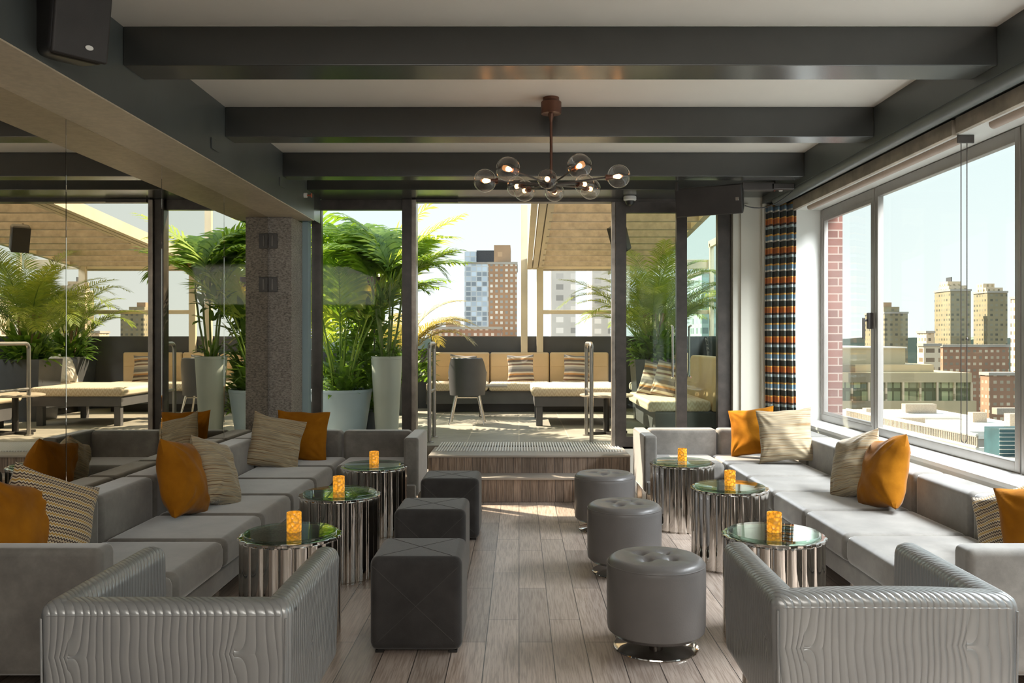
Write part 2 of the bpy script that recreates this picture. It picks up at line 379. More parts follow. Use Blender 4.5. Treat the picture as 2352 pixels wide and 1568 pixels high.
# cross beams
bt = []
for i, (y0, y1, z0) in enumerate(((4.32, 4.56, 2.806), (5.82, 6.01, 2.80), (7.24, 7.42, 2.80), (8.07, 8.655, 2.83), (2.82, 3.06, 2.806), (1.30, 1.54, 2.806))):
    b = rbox(-1.965, 2.375, y0, y1, z0, 3.0, .006, 2)
    nm = ['nearest visible dark cross beam under the white ceiling', 'second dark cross beam, just in front of the chandelier rod', 'third dark cross beam, behind the chandelier', 'dark bulkhead beam directly above the terrace doors', 'dark cross beam overhead just out of view', 'dark cross beam behind the photographer'][i]
    struct('trim_%d' % (i+1), b, 'beam_grey', True, nm, 'ceiling beam')
# left boxed beam: dark face, plaster underside
b = B(); box(b, -1.995, -1.965, -2.2, 8.35, 2.59, 3.0); struct('trim_7', b, 'side_beam_grey', False, 'long dark face of the boxed beam above the mirror wall', 'boxed beam')
b = B(); box(b, XM-.02, -1.966, -2.2, 8.35, 2.583, 2.592); struct('trim_8', b, 'soffit_plaster', False, 'mottled beige underside of the boxed beam above the mirrors', 'soffit')
b = B(); box(b, XM-.02, -1.966, 8.35, 8.65, 2.59, 3.0); struct('trim_9', b, 'beam_grey', False)
# right boxed beam with round nosing
b = B(); box(b, 2.375, 2.66, -2.2, 8.64, 2.76, 3.0); struct('trim_10', b, 'side_beam_grey', False, 'long dark boxed beam above the right windows', 'boxed beam')
b = B(); tube(b, [(2.435, -2.2, 2.755), (2.435, 8.2, 2.755)], .055, 20); struct('trim_11', b, 'side_beam_grey', True, 'round dark nosing along the bottom of the right boxed beam', 'round moulding')
b = bx(XM-.25, XR+.45, -2.35, -2.2, 0, 3.0); struct('wall_rear', b, 'wall_cream', label='wall behind the photographer', cat='wall')
# mirrors
seams = [(-2.0, .88), (.88, 2.08), (2.08, 3.28), (3.28, 4.48), (4.48, 5.68), (5.68, 6.88), (6.88, 8.08)]
labs = {3: 'nearest tall mirror panel at the left picture edge, above the front pillows', 4: 'tall mirror panel left of the dark reflected door post, above the left sofa',
        5: 'tall mirror panel reflecting the terrace palm, third from the picture edge', 6: 'last tall mirror panel, meeting the granite pillar'}
for i, (a, c) in enumerate(seams):
    b = rbox(XM-.015, XM, a+.0025, c-.0025, .02, 2.583, .0015, 1)
    if i < 3: continue
    tag(obj('mirror_panel', b, 'mirror_glass', None, False), labs[i], 'mirror', 'tall mirror panels on the left wall')
b = bx(XM-.02, XM-.016, -2.0, 8.1, 0, 2.583); struct('trim_12', b, 'black_plastic')
# pillar at the end of the mirrors
b = rbox(XM-.02, -2.115, 8.10, 8.62, 0, 2.583, .006, 2); pil = struct('wall_pillar', b, 'pillar_granite', True, 'rough speckled grey stone pillar between mirror and glazed front', 'pillar')
for z, lb in ((2.36, 'upper small black square wall plate on the stone pillar'), (1.955, 'lower small black square wall plate on the stone pillar')):
    p = thing('wall_plate', lb, 'wall plate', (-2.285, 8.09, z), group='black plates on the stone pillar')
    obj('plate', rbox(-2.327, -2.245, 8.085, 8.098, z-.07, z+.07, .004, 2), 'black_plastic', p)
    obj('slot', rbox(-2.30, -2.28, 8.080, 8.086, z-.05, z+.05, .002, 1), 'bronze_frame', p)
b = bx(-2.115, -2.06, 8.5, 8.62, 0, 2.59); struct('trim_13', b, 'pale_blue_panel', label='narrow pale blue strip between pillar and door frame', cat='panel')
# right wall: below windows, reveal, piers, exterior
b = bx(XR, XR+.22, -2.2, 8.20, 0, .665); struct('wall_right', b, 'wall_white', label='low white wall under the right windows', cat='wall')
b = rbox(XR-.012, XR+.25, -2.2, 8.18, .655, .685, .006, 2); struct('trim_14', b, 'sill_white', True, 'long white window sill behind the right sofa', 'window sill')
b = bx(XR, XR+.29, 8.20, 8.66, 0, 3.0); struct('wall_back_right', b, 'wall_white', label='white return wall beside the right window', cat='wall')
b = bx(XR, XR+.45, -2.2, 8.20, 2.66, 3.0); struct('trim_15', b, 'wall_white', label='white head above the right windows', cat='window head')
# back wall right portion: cream pilaster
b = B(); box(b, 2.09, 2.60, 8.50, 8.66, 0, 2.83); box(b, 2.16, 2.24, 8.47, 8.5, 0, 2.76); box(b, 2.36, 2.43, 8.44, 8.5, 0, 2.76)
struct('wall_back', b, 'wall_cream', label='cream panelled wall strip between glass door and curtain', cat='wall')
b = bx(-2.10, -1.0, 8.60, 8.70, 0, TZ); struct('wall_back_low', b, 'wall_cream')
b = bx(.95, 2.6, 8.60, 8.70, 0, TZ); struct('wall_back_low.001', b, 'wall_cream')
# steps
st = thing('entry_step', 'upper tiled step with metal grating edge leading to the terrace', 'step', (.1, 8.0, 0))
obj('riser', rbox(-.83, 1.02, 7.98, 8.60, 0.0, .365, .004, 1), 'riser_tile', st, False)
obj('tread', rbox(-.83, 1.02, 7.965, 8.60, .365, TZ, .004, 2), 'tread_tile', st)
b = B()
for k in range(68):
    x = -.79+k*.0262; box(b, x, x+.013, 8.22, 8.92, TZ+.0015, TZ+.010)
gr = obj('grating', b, 'white_plastic', st, False)
st = thing('entry_step', 'lower tiled step on the lounge floor below the terrace doorway', 'step', (.1, 7.8, 0))
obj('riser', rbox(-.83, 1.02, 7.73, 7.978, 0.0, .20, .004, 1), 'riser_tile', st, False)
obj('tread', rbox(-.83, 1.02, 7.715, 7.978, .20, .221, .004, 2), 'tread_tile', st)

# ------------------------------------------------------------ glazed front
def frame_rect(bm, x0, x1, z0, z1, w_, y0, y1, wb=None):
    wb = wb or w_
    box(bm, x0, x0+w_, y0, y1, z0, z1); box(bm, x1-w_, x1, y0, y1, z0, z1)
    box(bm, x0+w_, x1-w_, y0, y1, z1-w_, z1); box(bm, x0+w_, x1-w_, y0, y1, z0, z0+wb)
dr = thing('window_1', 'fixed dark framed glass panel left of the doorway, in front of palms', 'window', (-1.55, 8.7, TZ)); dr['kind'] = 'structure'
b = B(); frame_rect(b, -2.06, -1.02, 0.1, 2.83, .10, 8.64, 8.71); obj('frame', b, 'bronze_frame', dr, False)
b = rbox(-1.155, -1.06, 8.59, 8.72, TZ-.1, 2.83, .006, 2); obj('post', b, 'bronze_frame', dr, True)
b = rbox(-1.058, -1.012, 8.56, 8.72, TZ-.05, 2.82, .004, 2); obj('post', b, 'bronze_light', dr, True)
obj('glass_pane', bx(-1.97, -1.14, 8.675, 8.681, .2, 2.74), 'clear_glass', dr, False)
# door head
b = B(); box(b, -1.02, 2.09, 8.58, 8.70, 2.80, 2.835); box(b, -1.0, -.6, 8.55, 8.6, 2.79, 2.82); struct('trim_16', b, 'bronze_frame', label='dark sliding track across the head of the terrace doorway', cat='door track')
d2 = thing('door_1', 'dark framed glass door leaf right of the doorway, palms seen through it', 'door', (1.3, 8.6, TZ)); d2['kind'] = 'structure'
b = B(); frame_rect(b, .955, 1.66, TZ-.02, 2.80, .105, 8.60, 8.655, .12)
for z in (.6, 1.2, 1.8, 2.4): box(b, .94, .955, 8.60, 8.64, z, z+.02)
obj('frame', b, 'bronze_frame', d2, False)
obj('edge_strip', rbox(.915, .95, 8.585, 8.66, TZ, 2.80, .004, 2), 'bronze_light', d2)
obj('glass_pane', bx(1.05, 1.60, 8.625, 8.631, TZ+.06, 2.72), 'door_glass', d2, False)
for yy in (8.56, 8.70):
    b = B(); xh = 1.51 if yy < 8.6 else 1.70
    tube(b, [(xh, 8.615, 1.58), (xh, yy, 1.57), (xh, yy-.0, 1.5), (xh, yy, 1.15), (xh, yy, 1.08), (xh, 8.615, 1.07)], .011, 8); obj('pull_handle', b, 'chair_leg_metal', d2)
d3 = thing('door_2', 'outer glass door leaf beside the cream wall, bench seen through it', 'door', (1.9, 8.7, TZ)); d3['kind'] = 'structure'
b = B(); frame_rect(b, 1.62, 2.02, TZ-.02, 2.80, .05, 8.665, 8.71, .1); obj('frame', b, 'bronze_frame', d3, False)
obj('glass_pane', bx(1.66, 1.98, 8.685, 8.691, TZ+.06, 2.75), 'door_glass', d3, False)
obj('jamb', rbox(1.955, 2.085, 8.56, 8.655, TZ-.3, 2.80, .006, 2), 'bronze_frame', d3)

# ------------------------------------------------------------ right windows
def win(n, y0, y1, handle, label):
    wd = thing('window_%d' % n, label, 'window', (2.86, (y0+y1)/2, .685)); wd['kind'] = 'structure'
    X0, X1 = 2.835, 2.885; W = .055
    b = B()
    for (a, c) in ((y0, y0+W), (y1-W, y1)): merge(b, rbox(X0, X1, a, c, .685, 2.655, .008, 2))
    for (a, c) in ((.685, .75), (2.575, 2.655)): merge(b, rbox(X0, X1, y0+W-.01, y1-W+.01, a, c, .008, 2))
    obj('frame', b, 'window_metal', wd)
    if handle:
        b = B()
        for (a, c) in ((y0+.05, y0+.085), (y1-.085, y1-.05)): merge(b, rbox(X0+.005, X1-.005, a, c, .745, 2.58, .006, 2))
        for (a, c) in ((.745, .775), (2.545, 2.58)): merge(b, rbox(X0+.005, X1-.005, y0+.08, y1-.08, a, c, .006, 2))
        cs = obj('casement', b, 'window_metal', wd)
        b = B(); yh = y0+.05; merge(b, rbox(2.80, 2.835, yh-.02, yh+.02, 1.53, 1.66, .006, 2)); merge(b, rbox(2.765, 2.785, yh+.0, yh+.02, 1.45, 1.62, .005, 2)); tube(b, [(2.80, yh+.01, 1.6), (2.775, yh+.01, 1.6)], .009, 8)
        obj('handle', b, 'rod_metal', cs)
    obj('glass_pane', bx(2.858, 2.863, y0+.05, y1-.05, .74, 2.585), 'clear_glass', wd, False)
win(2, 6.95, 8.19, True, 'narrow casement window nearest the plaid curtain')
win(3, 4.93, 6.94, False, 'wide fixed window pane showing the city skyline')
win(4, 3.70, 4.92, True, 'casement window at the right picture edge')
win(5, 1.7, 3.69, False, 'wide fixed window beside the photographer')
win(6, 0.4, 1.69, True, 'casement window behind the photographer')
b = bx(XR, XR+.3, -2.2, .39, .685, 2.66); struct('wall_right.001', b, 'wall_white')
b = bx(2.90, 3.055, 8.22, 8.60, -1.5, 3.4); struct('wall_brick', b, 'brick', label='red brick pier outside the casement window', cat='brick wall')
# roller blinds
def blind(y0, y1, lab):
    t_ = thing('roller_blind', lab, 'blind', (2.66, (y0+y1)/2, 2.65), group='rolled-up window blinds')
    obj('fascia', rbox(2.565, 2.60, y0, y1, 2.655, 2.748, .004, 2), 'fascia_beige', t_)
    b = B(); tube(b, [(2.655, y0+.03, 2.652), (2.655, y1-.25, 2.652)], .028, 18); obj('roller', b, 'roller_fabric', t_)
    obj('end_bracket', rbox(2.60, 2.70, y0, y0+.012, 2.61, 2.66, .003, 1), 'rod_metal', t_)
    b = B(); q = y0+.02
    for dx in (0, .035): tube(b, [(2.63+dx, q, 2.64), (2.63+dx, q, .86)], .0028, 6)
    pts = [(2.63+.0175-.0175*math.cos(a), q, .86-.03*math.sin(a)) for a in [PI*k/8 for k in range(9)]]; tube(b, pts, .0028, 6)
    sphere(b, (2.665, q, 1.45), .008, 8, 6); obj('pull_chain', b, 'rod_metal', t_)
blind(5.16, 8.19, 'rolled-up beige blind over the far windows, chain hanging before skyline')
blind(2.2, 5.12, 'rolled-up beige blind at the top right picture corner')

# ------------------------------------------------------------ curtain
b = B(); nx, nz = 110, 2
P = []
L = 5.4
for i in range(nx+1):
    u = i/nx; ph = u*2*PI*8.5
    x = 2.375+.215*u+.012*math.sin(ph*.5); y = 8.40-.22*u+.038*math.sin(ph)
    P.append((x, y))
cols = [[b.verts.new((p[0]*1+.004*math.sin(z*3), p[1], z)) for p in P] for z in [.74+k*(2.735-.74)/14 for k in range(15)]]
for r0, r1 in zip(cols, cols[1:]):
    for i in range(nx): b.faces.new((r0[i], r0[i+1], r1[i+1], r1[i]))
cu = tag(obj('curtain', b, 'plaid_fabric'), 'gathered plaid curtain in rust, blue and black beside the window', 'curtain')
sm = cu.modifiers.new('t', 'SOLIDIFY'); sm.thickness = .003

# ------------------------------------------------------------ sofas
def sofa(side, xf, xb_front, xb_back, ybounds, yback_f, yback_b, yarm_f, xin0, xin1, xend, xarm_out, label, mods):
    s = side
    def X(a, c): return (min(a, c), max(a, c))
    root = thing('sectional_sofa', label, 'sofa', ((xf+xb_back)/2, 5.5, 0), group='grey velvet sectional sofas')
    g = .004
    # base
    b = B(); a, c = X(xf+s*.03, xb_back-s*.01); rbox(a, c, ybounds[0], yback_b-.01, .17, .275, .012, 3, b); obj('base', b, 'sofa_velvet', root)
    a, c = X(xf-s*.0, xarm_out); a2, c2 = X(xf+s*.02, xarm_out-(.1 if xarm_out > xf else -.1)); 
    b = rbox(min(xf, xarm_out)+.02, max(xf, xarm_out)-.02, yback_f-.58, yback_b-.01, .17, .275, .012, 3); obj('base', b, 'sofa_velvet', root)
    # seats of the long run
    for y0, y1 in zip(ybounds, ybounds[1:]):
        a, c = X(xf, xb_front+s*.0); obj('seat_cushion', rbox(a, c, y0+g, y1-g, .278, .43, .042, 5), 'sofa_velvet', root)
        a, c = X(xb_front, xb_back); obj('back_cushion', rbox(a, c, y0+g, y1-g, .278, .652, .038, 5), 'sofa_velvet', root)
    # corner seat + back run
    yl = ybounds[-1]
    a, c = X(xf, xb_front); obj('seat_cushion', rbox(a, c, yl+g, yback_f, .278, .43, .042, 5), 'sofa_velvet', root)
    a, c = X(xb_front, xb_back); obj('back_cushion', rbox(a, c, yl+g, yback_b, .278, .652, .038, 5), 'sofa_velvet', root)
    for x0, x1 in zip(mods, mods[1:]):
        a, c = X(x0, x1)
        obj('back_cushion', rbox(a+g, c-g, yback_f, yback_b, .278, .652, .038, 5), 'sofa_velvet', root)
    a, c = X(xf, xin1); obj('seat_cushion', rbox(a+g, c-g, yl+.02, yback_f, .278, .43, .042, 5), 'sofa_velvet', root)
    # arms
    a, c = X(xarm_out, xin1); obj('arm', rbox(a, c, yarm_f, yback_b, .185, .652, .022, 4), 'sofa_velvet', root)
    a, c = X(xend, xb_back); obj('arm', rbox(a, c, ybounds[0]-.13, ybounds[0]-.002, .17, .655, .03, 4), 'sofa_velvet', root)
    for (px, py) in ((xarm_out, yarm_f+.06), (xarm_out, yback_b-.08), (xf, ybounds[0]+.02), (xf, ybounds[2]), (xf, ybounds[4]), (xf, ybounds[5]), (xb_back, ybounds[0])):
        dx = s*.06 if abs(px-xarm_out) > .01 else (.05 if xarm_out < xf else -.05)
        if abs(px-xb_back) < .01: dx = -s*.06
        obj('leg', rbox(px+dx-.022, px+dx+.022, py-.022, py+.022, 0, .186, .004, 2), 'chair_leg_metal', root)
    return root
sofa(-1, -1.49, -2.12, -2.322, [3.42, 3.78, 4.42, 5.07, 5.72, 6.38, 7.0], 7.56, 7.70, 7.02, 0, -.93, -1.58, -.81,
     'grey velvet corner sofa along the mirror wall, left of the steps', [-2.12, -1.535, -.93])
sofa(1, 1.70, 2.36, 2.565, [3.42, 3.90, 4.55, 5.20, 5.85, 6.50, 7.13], 7.72, 7.88, 7.18, 0, 1.14, 1.70, 1.03,
     'grey velvet corner sofa under the right windows, arm sunlit near the steps', [2.36, 1.76, 1.14])

# ------------------------------------------------------------ throw pillows
def pillow_bm(size, T, seed, n=44, wr=.010):
    b = B(); random.seed(seed); off = random.random()*50; a = size/2; G = {}
    for sgn in (1, -1):
        for i in range(n+1):
            for j in range(n+1):
                u = -1+2*i/n; v = -1+2*j/n
                edge = max(abs(u), abs(v)) > .9999
                if edge and sgn == -1: G[(sgn, i, j)] = G[(1, i, j)]; continue
                x = a*u*(1-.085*(1-v*v)**1.2); z = a*v*(1-.085*(1-u*u)**1.2)
                th = T*((1-abs(u)**2.4)*(1-abs(v)**2.4))**.46*.5*(1-.16*v)
                m_ = 1-max(abs(u), abs(v))**8
                cr = 0
                for (cu, cv) in ((1, 1), (-1, 1), (1, -1), (-1, -1)):
                    du, dv = cu-u, cv-v; dd = math.hypot(du, dv)+1e-4; an = math.atan2(abs(dv), abs(du))
                    cr += math.sin(an*13+off+cu*2+cv)*math.exp(-((dd-.5)/.38)**2)*.0045
                w_ = (noise.noise(Vector((x*9+off, z*9, sgn*2)))*wr*1.5+noise.noise(Vector((x*5+z*9+off, z*3, sgn*5)))*wr*.8+cr)*m_
                G[(sgn, i, j)] = b.verts.new((x+noise.noise(Vector((z*7+off, 3, 1)))*.010, -sgn*(th+w_), z+noise.noise(Vector((x*7+off, 0, 1)))*.012))
    for sgn in (1, -1):
        for i in range(n):
            for j in range(n):
                f = [G[(sgn, i, j)], G[(sgn, i+1, j)], G[(sgn, i+1, j+1)], G[(sgn, i, j+1)]]
                if len(set(f)) == 4: b.faces.new(f if sgn == 1 else f[::-1])
    return b
def pillow(loc, yaw, lean, roll, size, T, mat, label, group, seed):
    b = pillow_bm(size, T, seed)
    o = obj('throw_pillow', b, mat); o.rotation_euler = (Matrix.Rotation(yaw, 4, 'Z') @ Matrix.Rotation(lean, 4, 'X') @ Matrix.Rotation(roll, 4, 'Y')).to_euler()
    o.location = loc; tag(o, label, 'pillow', group); return o
R = math.radians
def px(x, y, d): return Vector(((x-1192)*d/2000, d, CAMZ+(778-y)*d/2000))
GL, GR = 'throw pillows on the left sofa', 'throw pillows on the right sofa'
pillow(px(12, 1222, 3.55), R(78), R(-12), R(20), .44, .19, 'gold_velvet', 'ochre velvet pillow cut by the left picture edge, behind the sofa arm', GL, 1)
pillow(px(112, 1200, 3.80), R(66), R(-14), R(24), .43, .20, 'zigzag_fabric', 'zigzag knit pillow at the near end of the left sofa', GL, 2)
pillow(px(420, 1098, 5.02), R(92), R(-14), R(10), .45, .21, 'gold_velvet', 'ochre velvet pillow in the middle of the left sofa back', GL, 3)
pillow(px(494, 1086, 5.36), R(84), R(-18), R(16), .43, .20, 'striped_fabric', 'thin-striped tan pillow leaning beside the middle ochre pillow, left sofa', GL, 4)
pillow(px(634, 1016, 6.95), R(30), R(-14), R(14), .43, .16, 'striped_fabric', 'thin-striped tan pillow in the corner of the left sofa', GL, 5)
pillow(px(694, 1002, 7.36), R(6), R(-12), R(3), .44, .14, 'gold_velvet', 'ochre velvet pillow behind the striped one in the left sofa corner', GL, 6)
pillow(px(1728, 992, 7.50), R(-40), R(-12), R(-9), .42, .14, 'gold_velvet', 'ochre velvet pillow in the far corner of the right sofa, below the curtain', GR, 7)
pillow(px(1804, 1000, 7.12), R(-20), R(-12), R(-5), .44, .17, 'striped_fabric', 'thin-striped tan pillow in the far corner of the right sofa', GR, 8)
pillow(px(1964, 1070, 5.62), R(-80), R(-16), R(-18), .43, .20, 'striped_fabric', 'thin-striped tan pillow in the middle of the right sofa, under the window', GR, 9)
pillow(px(2030, 1086, 5.30), R(-90), R(-14), R(-12), .45, .21, 'gold_velvet', 'ochre velvet pillow in the middle of the right sofa, under the window', GR, 10)
pillow(px(2345, 1222, 3.94), R(-68), R(-16), R(-24), .44, .18, 'zigzag_fabric', 'zigzag knit pillow at the right picture edge, near end of right sofa', GR, 11)
pillow(px(2410, 1228, 3.66), R(-60), R(-12), R(-14), .43, .15, 'gold_velvet', 'sliver of ochre velvet pillow at the right picture edge', GR, 12)

# ------------------------------------------------------------ chrome drum tables and candles
def table():
    root = thing('drum_table', 'x', 'side table', (0, 0, 0), group='fluted chrome drum tables')
    NL = 20
    def rf(a): 
        f = (a*NL/(2*PI)) % 1.0
        return 1-.055+.055*math.sqrt(max(0, 1-(2*f-1)**2))*1.0
    b = B(); lathe(b, [(.236, 0.0), (.236, .006), (.242, .012), (.242, .478), (.240, .486)], n=NL*10, rf=rf); dm = obj('drum', b, 'chrome', root, world=False)
    def rf2(a): return 1+.014*math.cos(a*NL)
    b = B(); lathe(b, [(.236, .484), (.246, .487), (.246, .497), (.236, .50), (.20, .50)], n=NL*8, rf=rf2); obj('rim', b, 'chrome', dm, world=False)
    b = B(); lathe(b, [(.218, .5005), (.222, .503), (.222, .511), (.218, .514), (0.001, .514)], n=72); obj('glass_top', b, 'table_glass', root, world=False)
    return root
T0 = table()
def candle():
    root = thing('candle_holder', 'x', 'candle holder', (0, 0, 0), group='amber glass candle holders')
    b = B(); lathe(b, [(.033, 0), (.0355, .004), (.0355, .092), (.034, .094), (.0315, .092), (.0315, .012), (.002, .010)], n=28); obj('cup', b, 'amber_glass', root, world=False)
    b = B(); lathe(b, [(.022, .0125), (.022, .035), (.001, .035)], n=20); obj('tealight', b, 'candle_wax', root, world=False)
    return root
C0 = candle()
tl = [(-1.114, 4.245, 0.02, 0, 'nearest on the left, behind the silver armchair'), (-1.10, 5.35, 0, 0, 'middle of the left row, beside the middle cube'),
      (-1.085, 6.53, .02, 0, 'farthest of the left row, by the sofa arm'), (1.24, 4.24, 0, 0, 'nearest on the right, behind the silver armchair'),
      (1.35, 5.58, 0, 0, 'middle of the right row, beside the middle round stool'), (1.255, 6.70, 0, 0, 'farthest of the right row, by the sunlit sofa arm')]
for i, (x, y, dx, dy, w_) in enumerate(tl):
    lab = 'fluted chrome drum table, '+w_
    if i == 0: T0.location = (x, y, 0); T0['label'] = lab
    else: dup(T0, (x, y, 0), lab)
    lab = 'crackled amber glass candle cup on the '+['nearest left', 'middle left', 'farthest left', 'nearest right', 'middle right', 'farthest right'][i]+' chrome table'
    cx = [.02, -.005, 0, 0, 0, .0][i]
    l3 = (x+cx, y-.01, .5145)
    if i == 0: C0.location = l3; C0['label'] = lab
    else: dup(C0, l3, lab, rz=i*1.1)

# ------------------------------------------------------------ cube ottomans
def cube():
    root = thing('cube_ottoman', 'x', 'ottoman', (0, 0, 0), group='charcoal cube ottomans')
    w_ = .213; b = rbox(-w_, w_, -w_, w_, .012, .445, .038, 6); cb = obj('cube', b, 'charcoal_fabric', root, world=False)
    b = B(); e = w_+.0008
    tube(b, [(-w_+.015, -e, .405), (w_-.04, -e, .06)], .0013, 6); tube(b, [(w_-.015, -e, .405), (-w_+.04, -e, .06)], .0013, 6)
    tube(b, [(-w_+.05, -w_+.04, .4455), (w_-.05, w_-.04, .4455)], .0013, 6); tube(b, [(w_-.05, -w_+.04, .4455), (-w_+.05, w_-.04, .4455)], .0013, 6)
    obj('stitching', b, 'stitch', cb, world=False)
    for sx_ in (-1, 1):
        for sy_ in (-1, 1): obj('foot', rbox(sx_*.17-.02, sx_*.17+.02, sy_*.17-.02, sy_*.17+.02, 0, .013, .002, 1), 'black_plastic', root, world=False)
    return root
Q = cube()
for i, (x, y, lb) in enumerate(((-.475, 4.215, 'nearest charcoal fabric cube ottoman with crossed stitching'), (-.525, 5.33, 'middle charcoal fabric cube ottoman in the left row'), (-.498, 6.47, 'farthest charcoal fabric cube ottoman, beside the steps'))):
    if i == 0: Q.location = (x, y, 0); Q['label'] = lb
    else: dup(Q, (x, y, 0), lb)

# ------------------------------------------------------------ round tufted stools
def stool():
    root = thing('round_ottoman', 'x', 'ottoman', (0, 0, 0), group='round tufted leather ottomans')
    n = 72; prof = [(.001, .075), (.17, .068), (.205, .072), (.226, .092), (.230, .12), (.231, .25), (.231, .375), (.228, .40), (.218, .416), (.20, .427)]
    for k in range(1, 16): prof.append((.20*(1-k/15.5), .427+.014*math.sin(PI/2*k/15)))
    b = B(); lathe(b, prof, n=n)
    tufts = [(.085*math.cos(a), .085*math.sin(a)) for a in (R(45), R(135), R(225), R(315))]
    for v in b.verts:
        if v.co.z > .40:
            d = 0
            for (tx, ty) in tufts:
                r2 = ((v.co.x-tx)**2+(v.co.y-ty)**2); d += .026*math.exp(-r2/.0006)+.010*math.exp(-r2/.003)
            for (p, q) in ((0, 1), (1, 2), (2, 3), (3, 0)):
                A = Vector(tufts[p]); C = Vector(tufts[q]); P_ = Vector((v.co.x, v.co.y)); tt = max(0, min(1, (P_-A).dot(C-A)/(C-A).length_squared))
                d += .006*math.exp(-((P_-(A+(C-A)*tt)).length_squared)/.00012)
            for (tx, ty) in tufts:
                A = Vector((tx, ty)); dirv = A.normalized(); P_ = Vector((v.co.x, v.co.y)); pr = (P_-A).dot(dirv)
                if pr > 0: d += .006*math.exp(-((P_-A-dirv*pr).length_squared)/.00012)*max(0, 1-pr/.13)
            v.co.z -= d
    pad = obj('padded_seat', b, 'grey_leather', root, world=False)
    b = B(); rr = .2285; pts = [(rr*math.cos(2*PI*k/60), rr*math.sin(2*PI*k/60), .398) for k in range(61)]; tube(b, pts, .003, 6, False); obj('piping', b, 'grey_leather', pad, world=False)
    for (tx, ty) in tufts:
        b = B(); sphere(b, (tx, ty, .408), .010, 10, 6); obj('button', b, 'grey_leather', pad, world=False)
    b = B(); lathe(b, [(.197, 0), (.200, .003), (.198, .008), (.17, .014), (.06, .022), (.035, .035), (.035, .068), (.001, .068)], n=64); obj('swivel_base', b, 'chrome', root, world=False)
    return root
K = stool()
for i, (x, y, lb) in enumerate(((.645, 4.10, 'nearest round grey leather stool with buttoned top and chrome base'), (.657, 5.43, 'middle round grey leather stool in the row of three'), (.655, 6.66, 'farthest round grey leather stool, beside the steps'))):
    if i == 0: K.location = (x, y, 0); K['label'] = lb; K.rotation_euler = (0, 0, .1)
    else: dup(K, (x, y, 0), lb, rz=.3*i)

# ------------------------------------------------------------ quilted armchairs
def armchair(loc, rz, lab, bulge=0):
    root = thing('armchair', lab, 'armchair', loc, rz, group='silver quilted leather armchairs')
    W, D, T = .36, .70, .105
    def taper(b):
        for v in b.verts:
            k = max(0, (.62-v.co.z)/.3); k = min(1, k)
            v.co.x *= 1-.03*k
    b = rbox(-W, W, 0, T, .29, .70, .035, 6)
    bmesh.ops.subdivide_edges(b, edges=[e for e in b.edges if abs(e.verts[0].co.x-e.verts[1].co.x) > .4], cuts=14, use_grid_fill=True)
    for v in b.verts:
        if v.co.z > .6: v.co.z += bulge*(1-(v.co.x/W)**2)
    taper(b); obj('backrest', b, 'quilted_leather', root, world=False)
    for s in (-1, 1):
        b = rbox(min(s*W, s*(W-.095)), max(s*W, s*(W-.095)), .006, D, .29, .705, .04, 6); taper(b); obj('arm', b, 'quilted_leather', root, world=False)
    b = B(); 
    for s in (-1, 1): tube(b, [(s*(W-.014), .001, .66), (s*(W-.018), .001, .31)], .0035, 6)
    tube(b, [(-W+.03, .002, .668), (W-.03, .002, .668)], .0035, 6)
    obj('piping', b, 'quilted_leather', root, world=False)
    obj('seat', rbox(-W+.097, W-.097, .10, D-.005, .29, .45, .04, 5), 'quilted_leather', root, world=False)
    for sx_ in (-1, 1):
        for y in (.07, D-.08):
            b = B(); tube(b, [(sx_*(W-.08), y, .292), (sx_*(W-.06), y, 0)], [.018, .011], 12); obj('leg', b, 'chair_leg_metal', root, world=False)
    return root
armchair((-1.005, 2.46, 0), 0, 'silver quilted armchair at lower left, its back to the viewer', 0)
armchair((1.10, 2.53, 0), R(-1), 'silver quilted armchair at lower right with bulging back cushion', .012)

# ------------------------------------------------------------ chandelier
hub = Vector((.207, 5.6, 2.46))
ch = thing('chandelier', 'bronze chandelier with ten clear glass globes hanging from the ceiling', 'chandelier', (.207, 5.6, 3.0))
b = B(); lathe(b, [(.052, 0), (.052, -.018), (.066, -.03), (.066, -.10), (.064, -.105), (.001, -.105)], c=(.207, 5.6, 3.0), n=32); obj('canopy', b, 'bronze_copper', ch)
b = B(); tube(b, [(.207, 5.6, 2.90), (.207, 5.6, 2.46)], .0095, 12); lathe(b, [(.02, 0), (.014, -.03), (.0095, -.05)], c=(.207, 5.6, 2.895), n=16); obj('rod', b, 'bronze_copper', ch)
b = B(); lathe(b, [(.012, .05), (.03, .04), (.034, 0), (.034, -.05), (.02, -.06), (.001, -.062)], c=tuple(hub), n=20); obj('hub', b, 'bronze_frame', ch)
GP = [(1114, 415, 5.6, .074), (1167, 388, 5.2, .073), (1331, 381, 5.15, .073), (1421, 405, 5.6, .075), (1257, 411, 5.30, .060), (1187, 428, 5.9, .068), (1205, 438, 6.05, .074), (1274, 441, 6.12, .068), (1343, 423, 5.85, .068), (1356, 434, 6.05, .072)]
for gx, gy, gd, gr_ in GP:
    c = px(gx, gy, gd); dirv = (c-hub).normalized()
    b = B(); tube(b, [hub+Vector((0, 0, -.02)), c-dirv*(gr_+.004)], .006, 8); arm = obj('lamp_arm', b, 'rod_metal', ch)
    b = B(); tube(b, [c-dirv*(gr_+.01), c-dirv*(gr_-.035)], [.02, .014], 14); obj('socket', b, 'bronze_copper', arm)
    b = B(); sphere(b, c, gr_, 32, 20); obj('globe', b, 'globe_glass', arm)
    b = B(); tube(b, [c-dirv*.035, c-dirv*.015, c+dirv*.005, c+dirv*.018], [.007, .014, .016, .004], 12); obj('bulb', b, 'warm_bulb', arm)

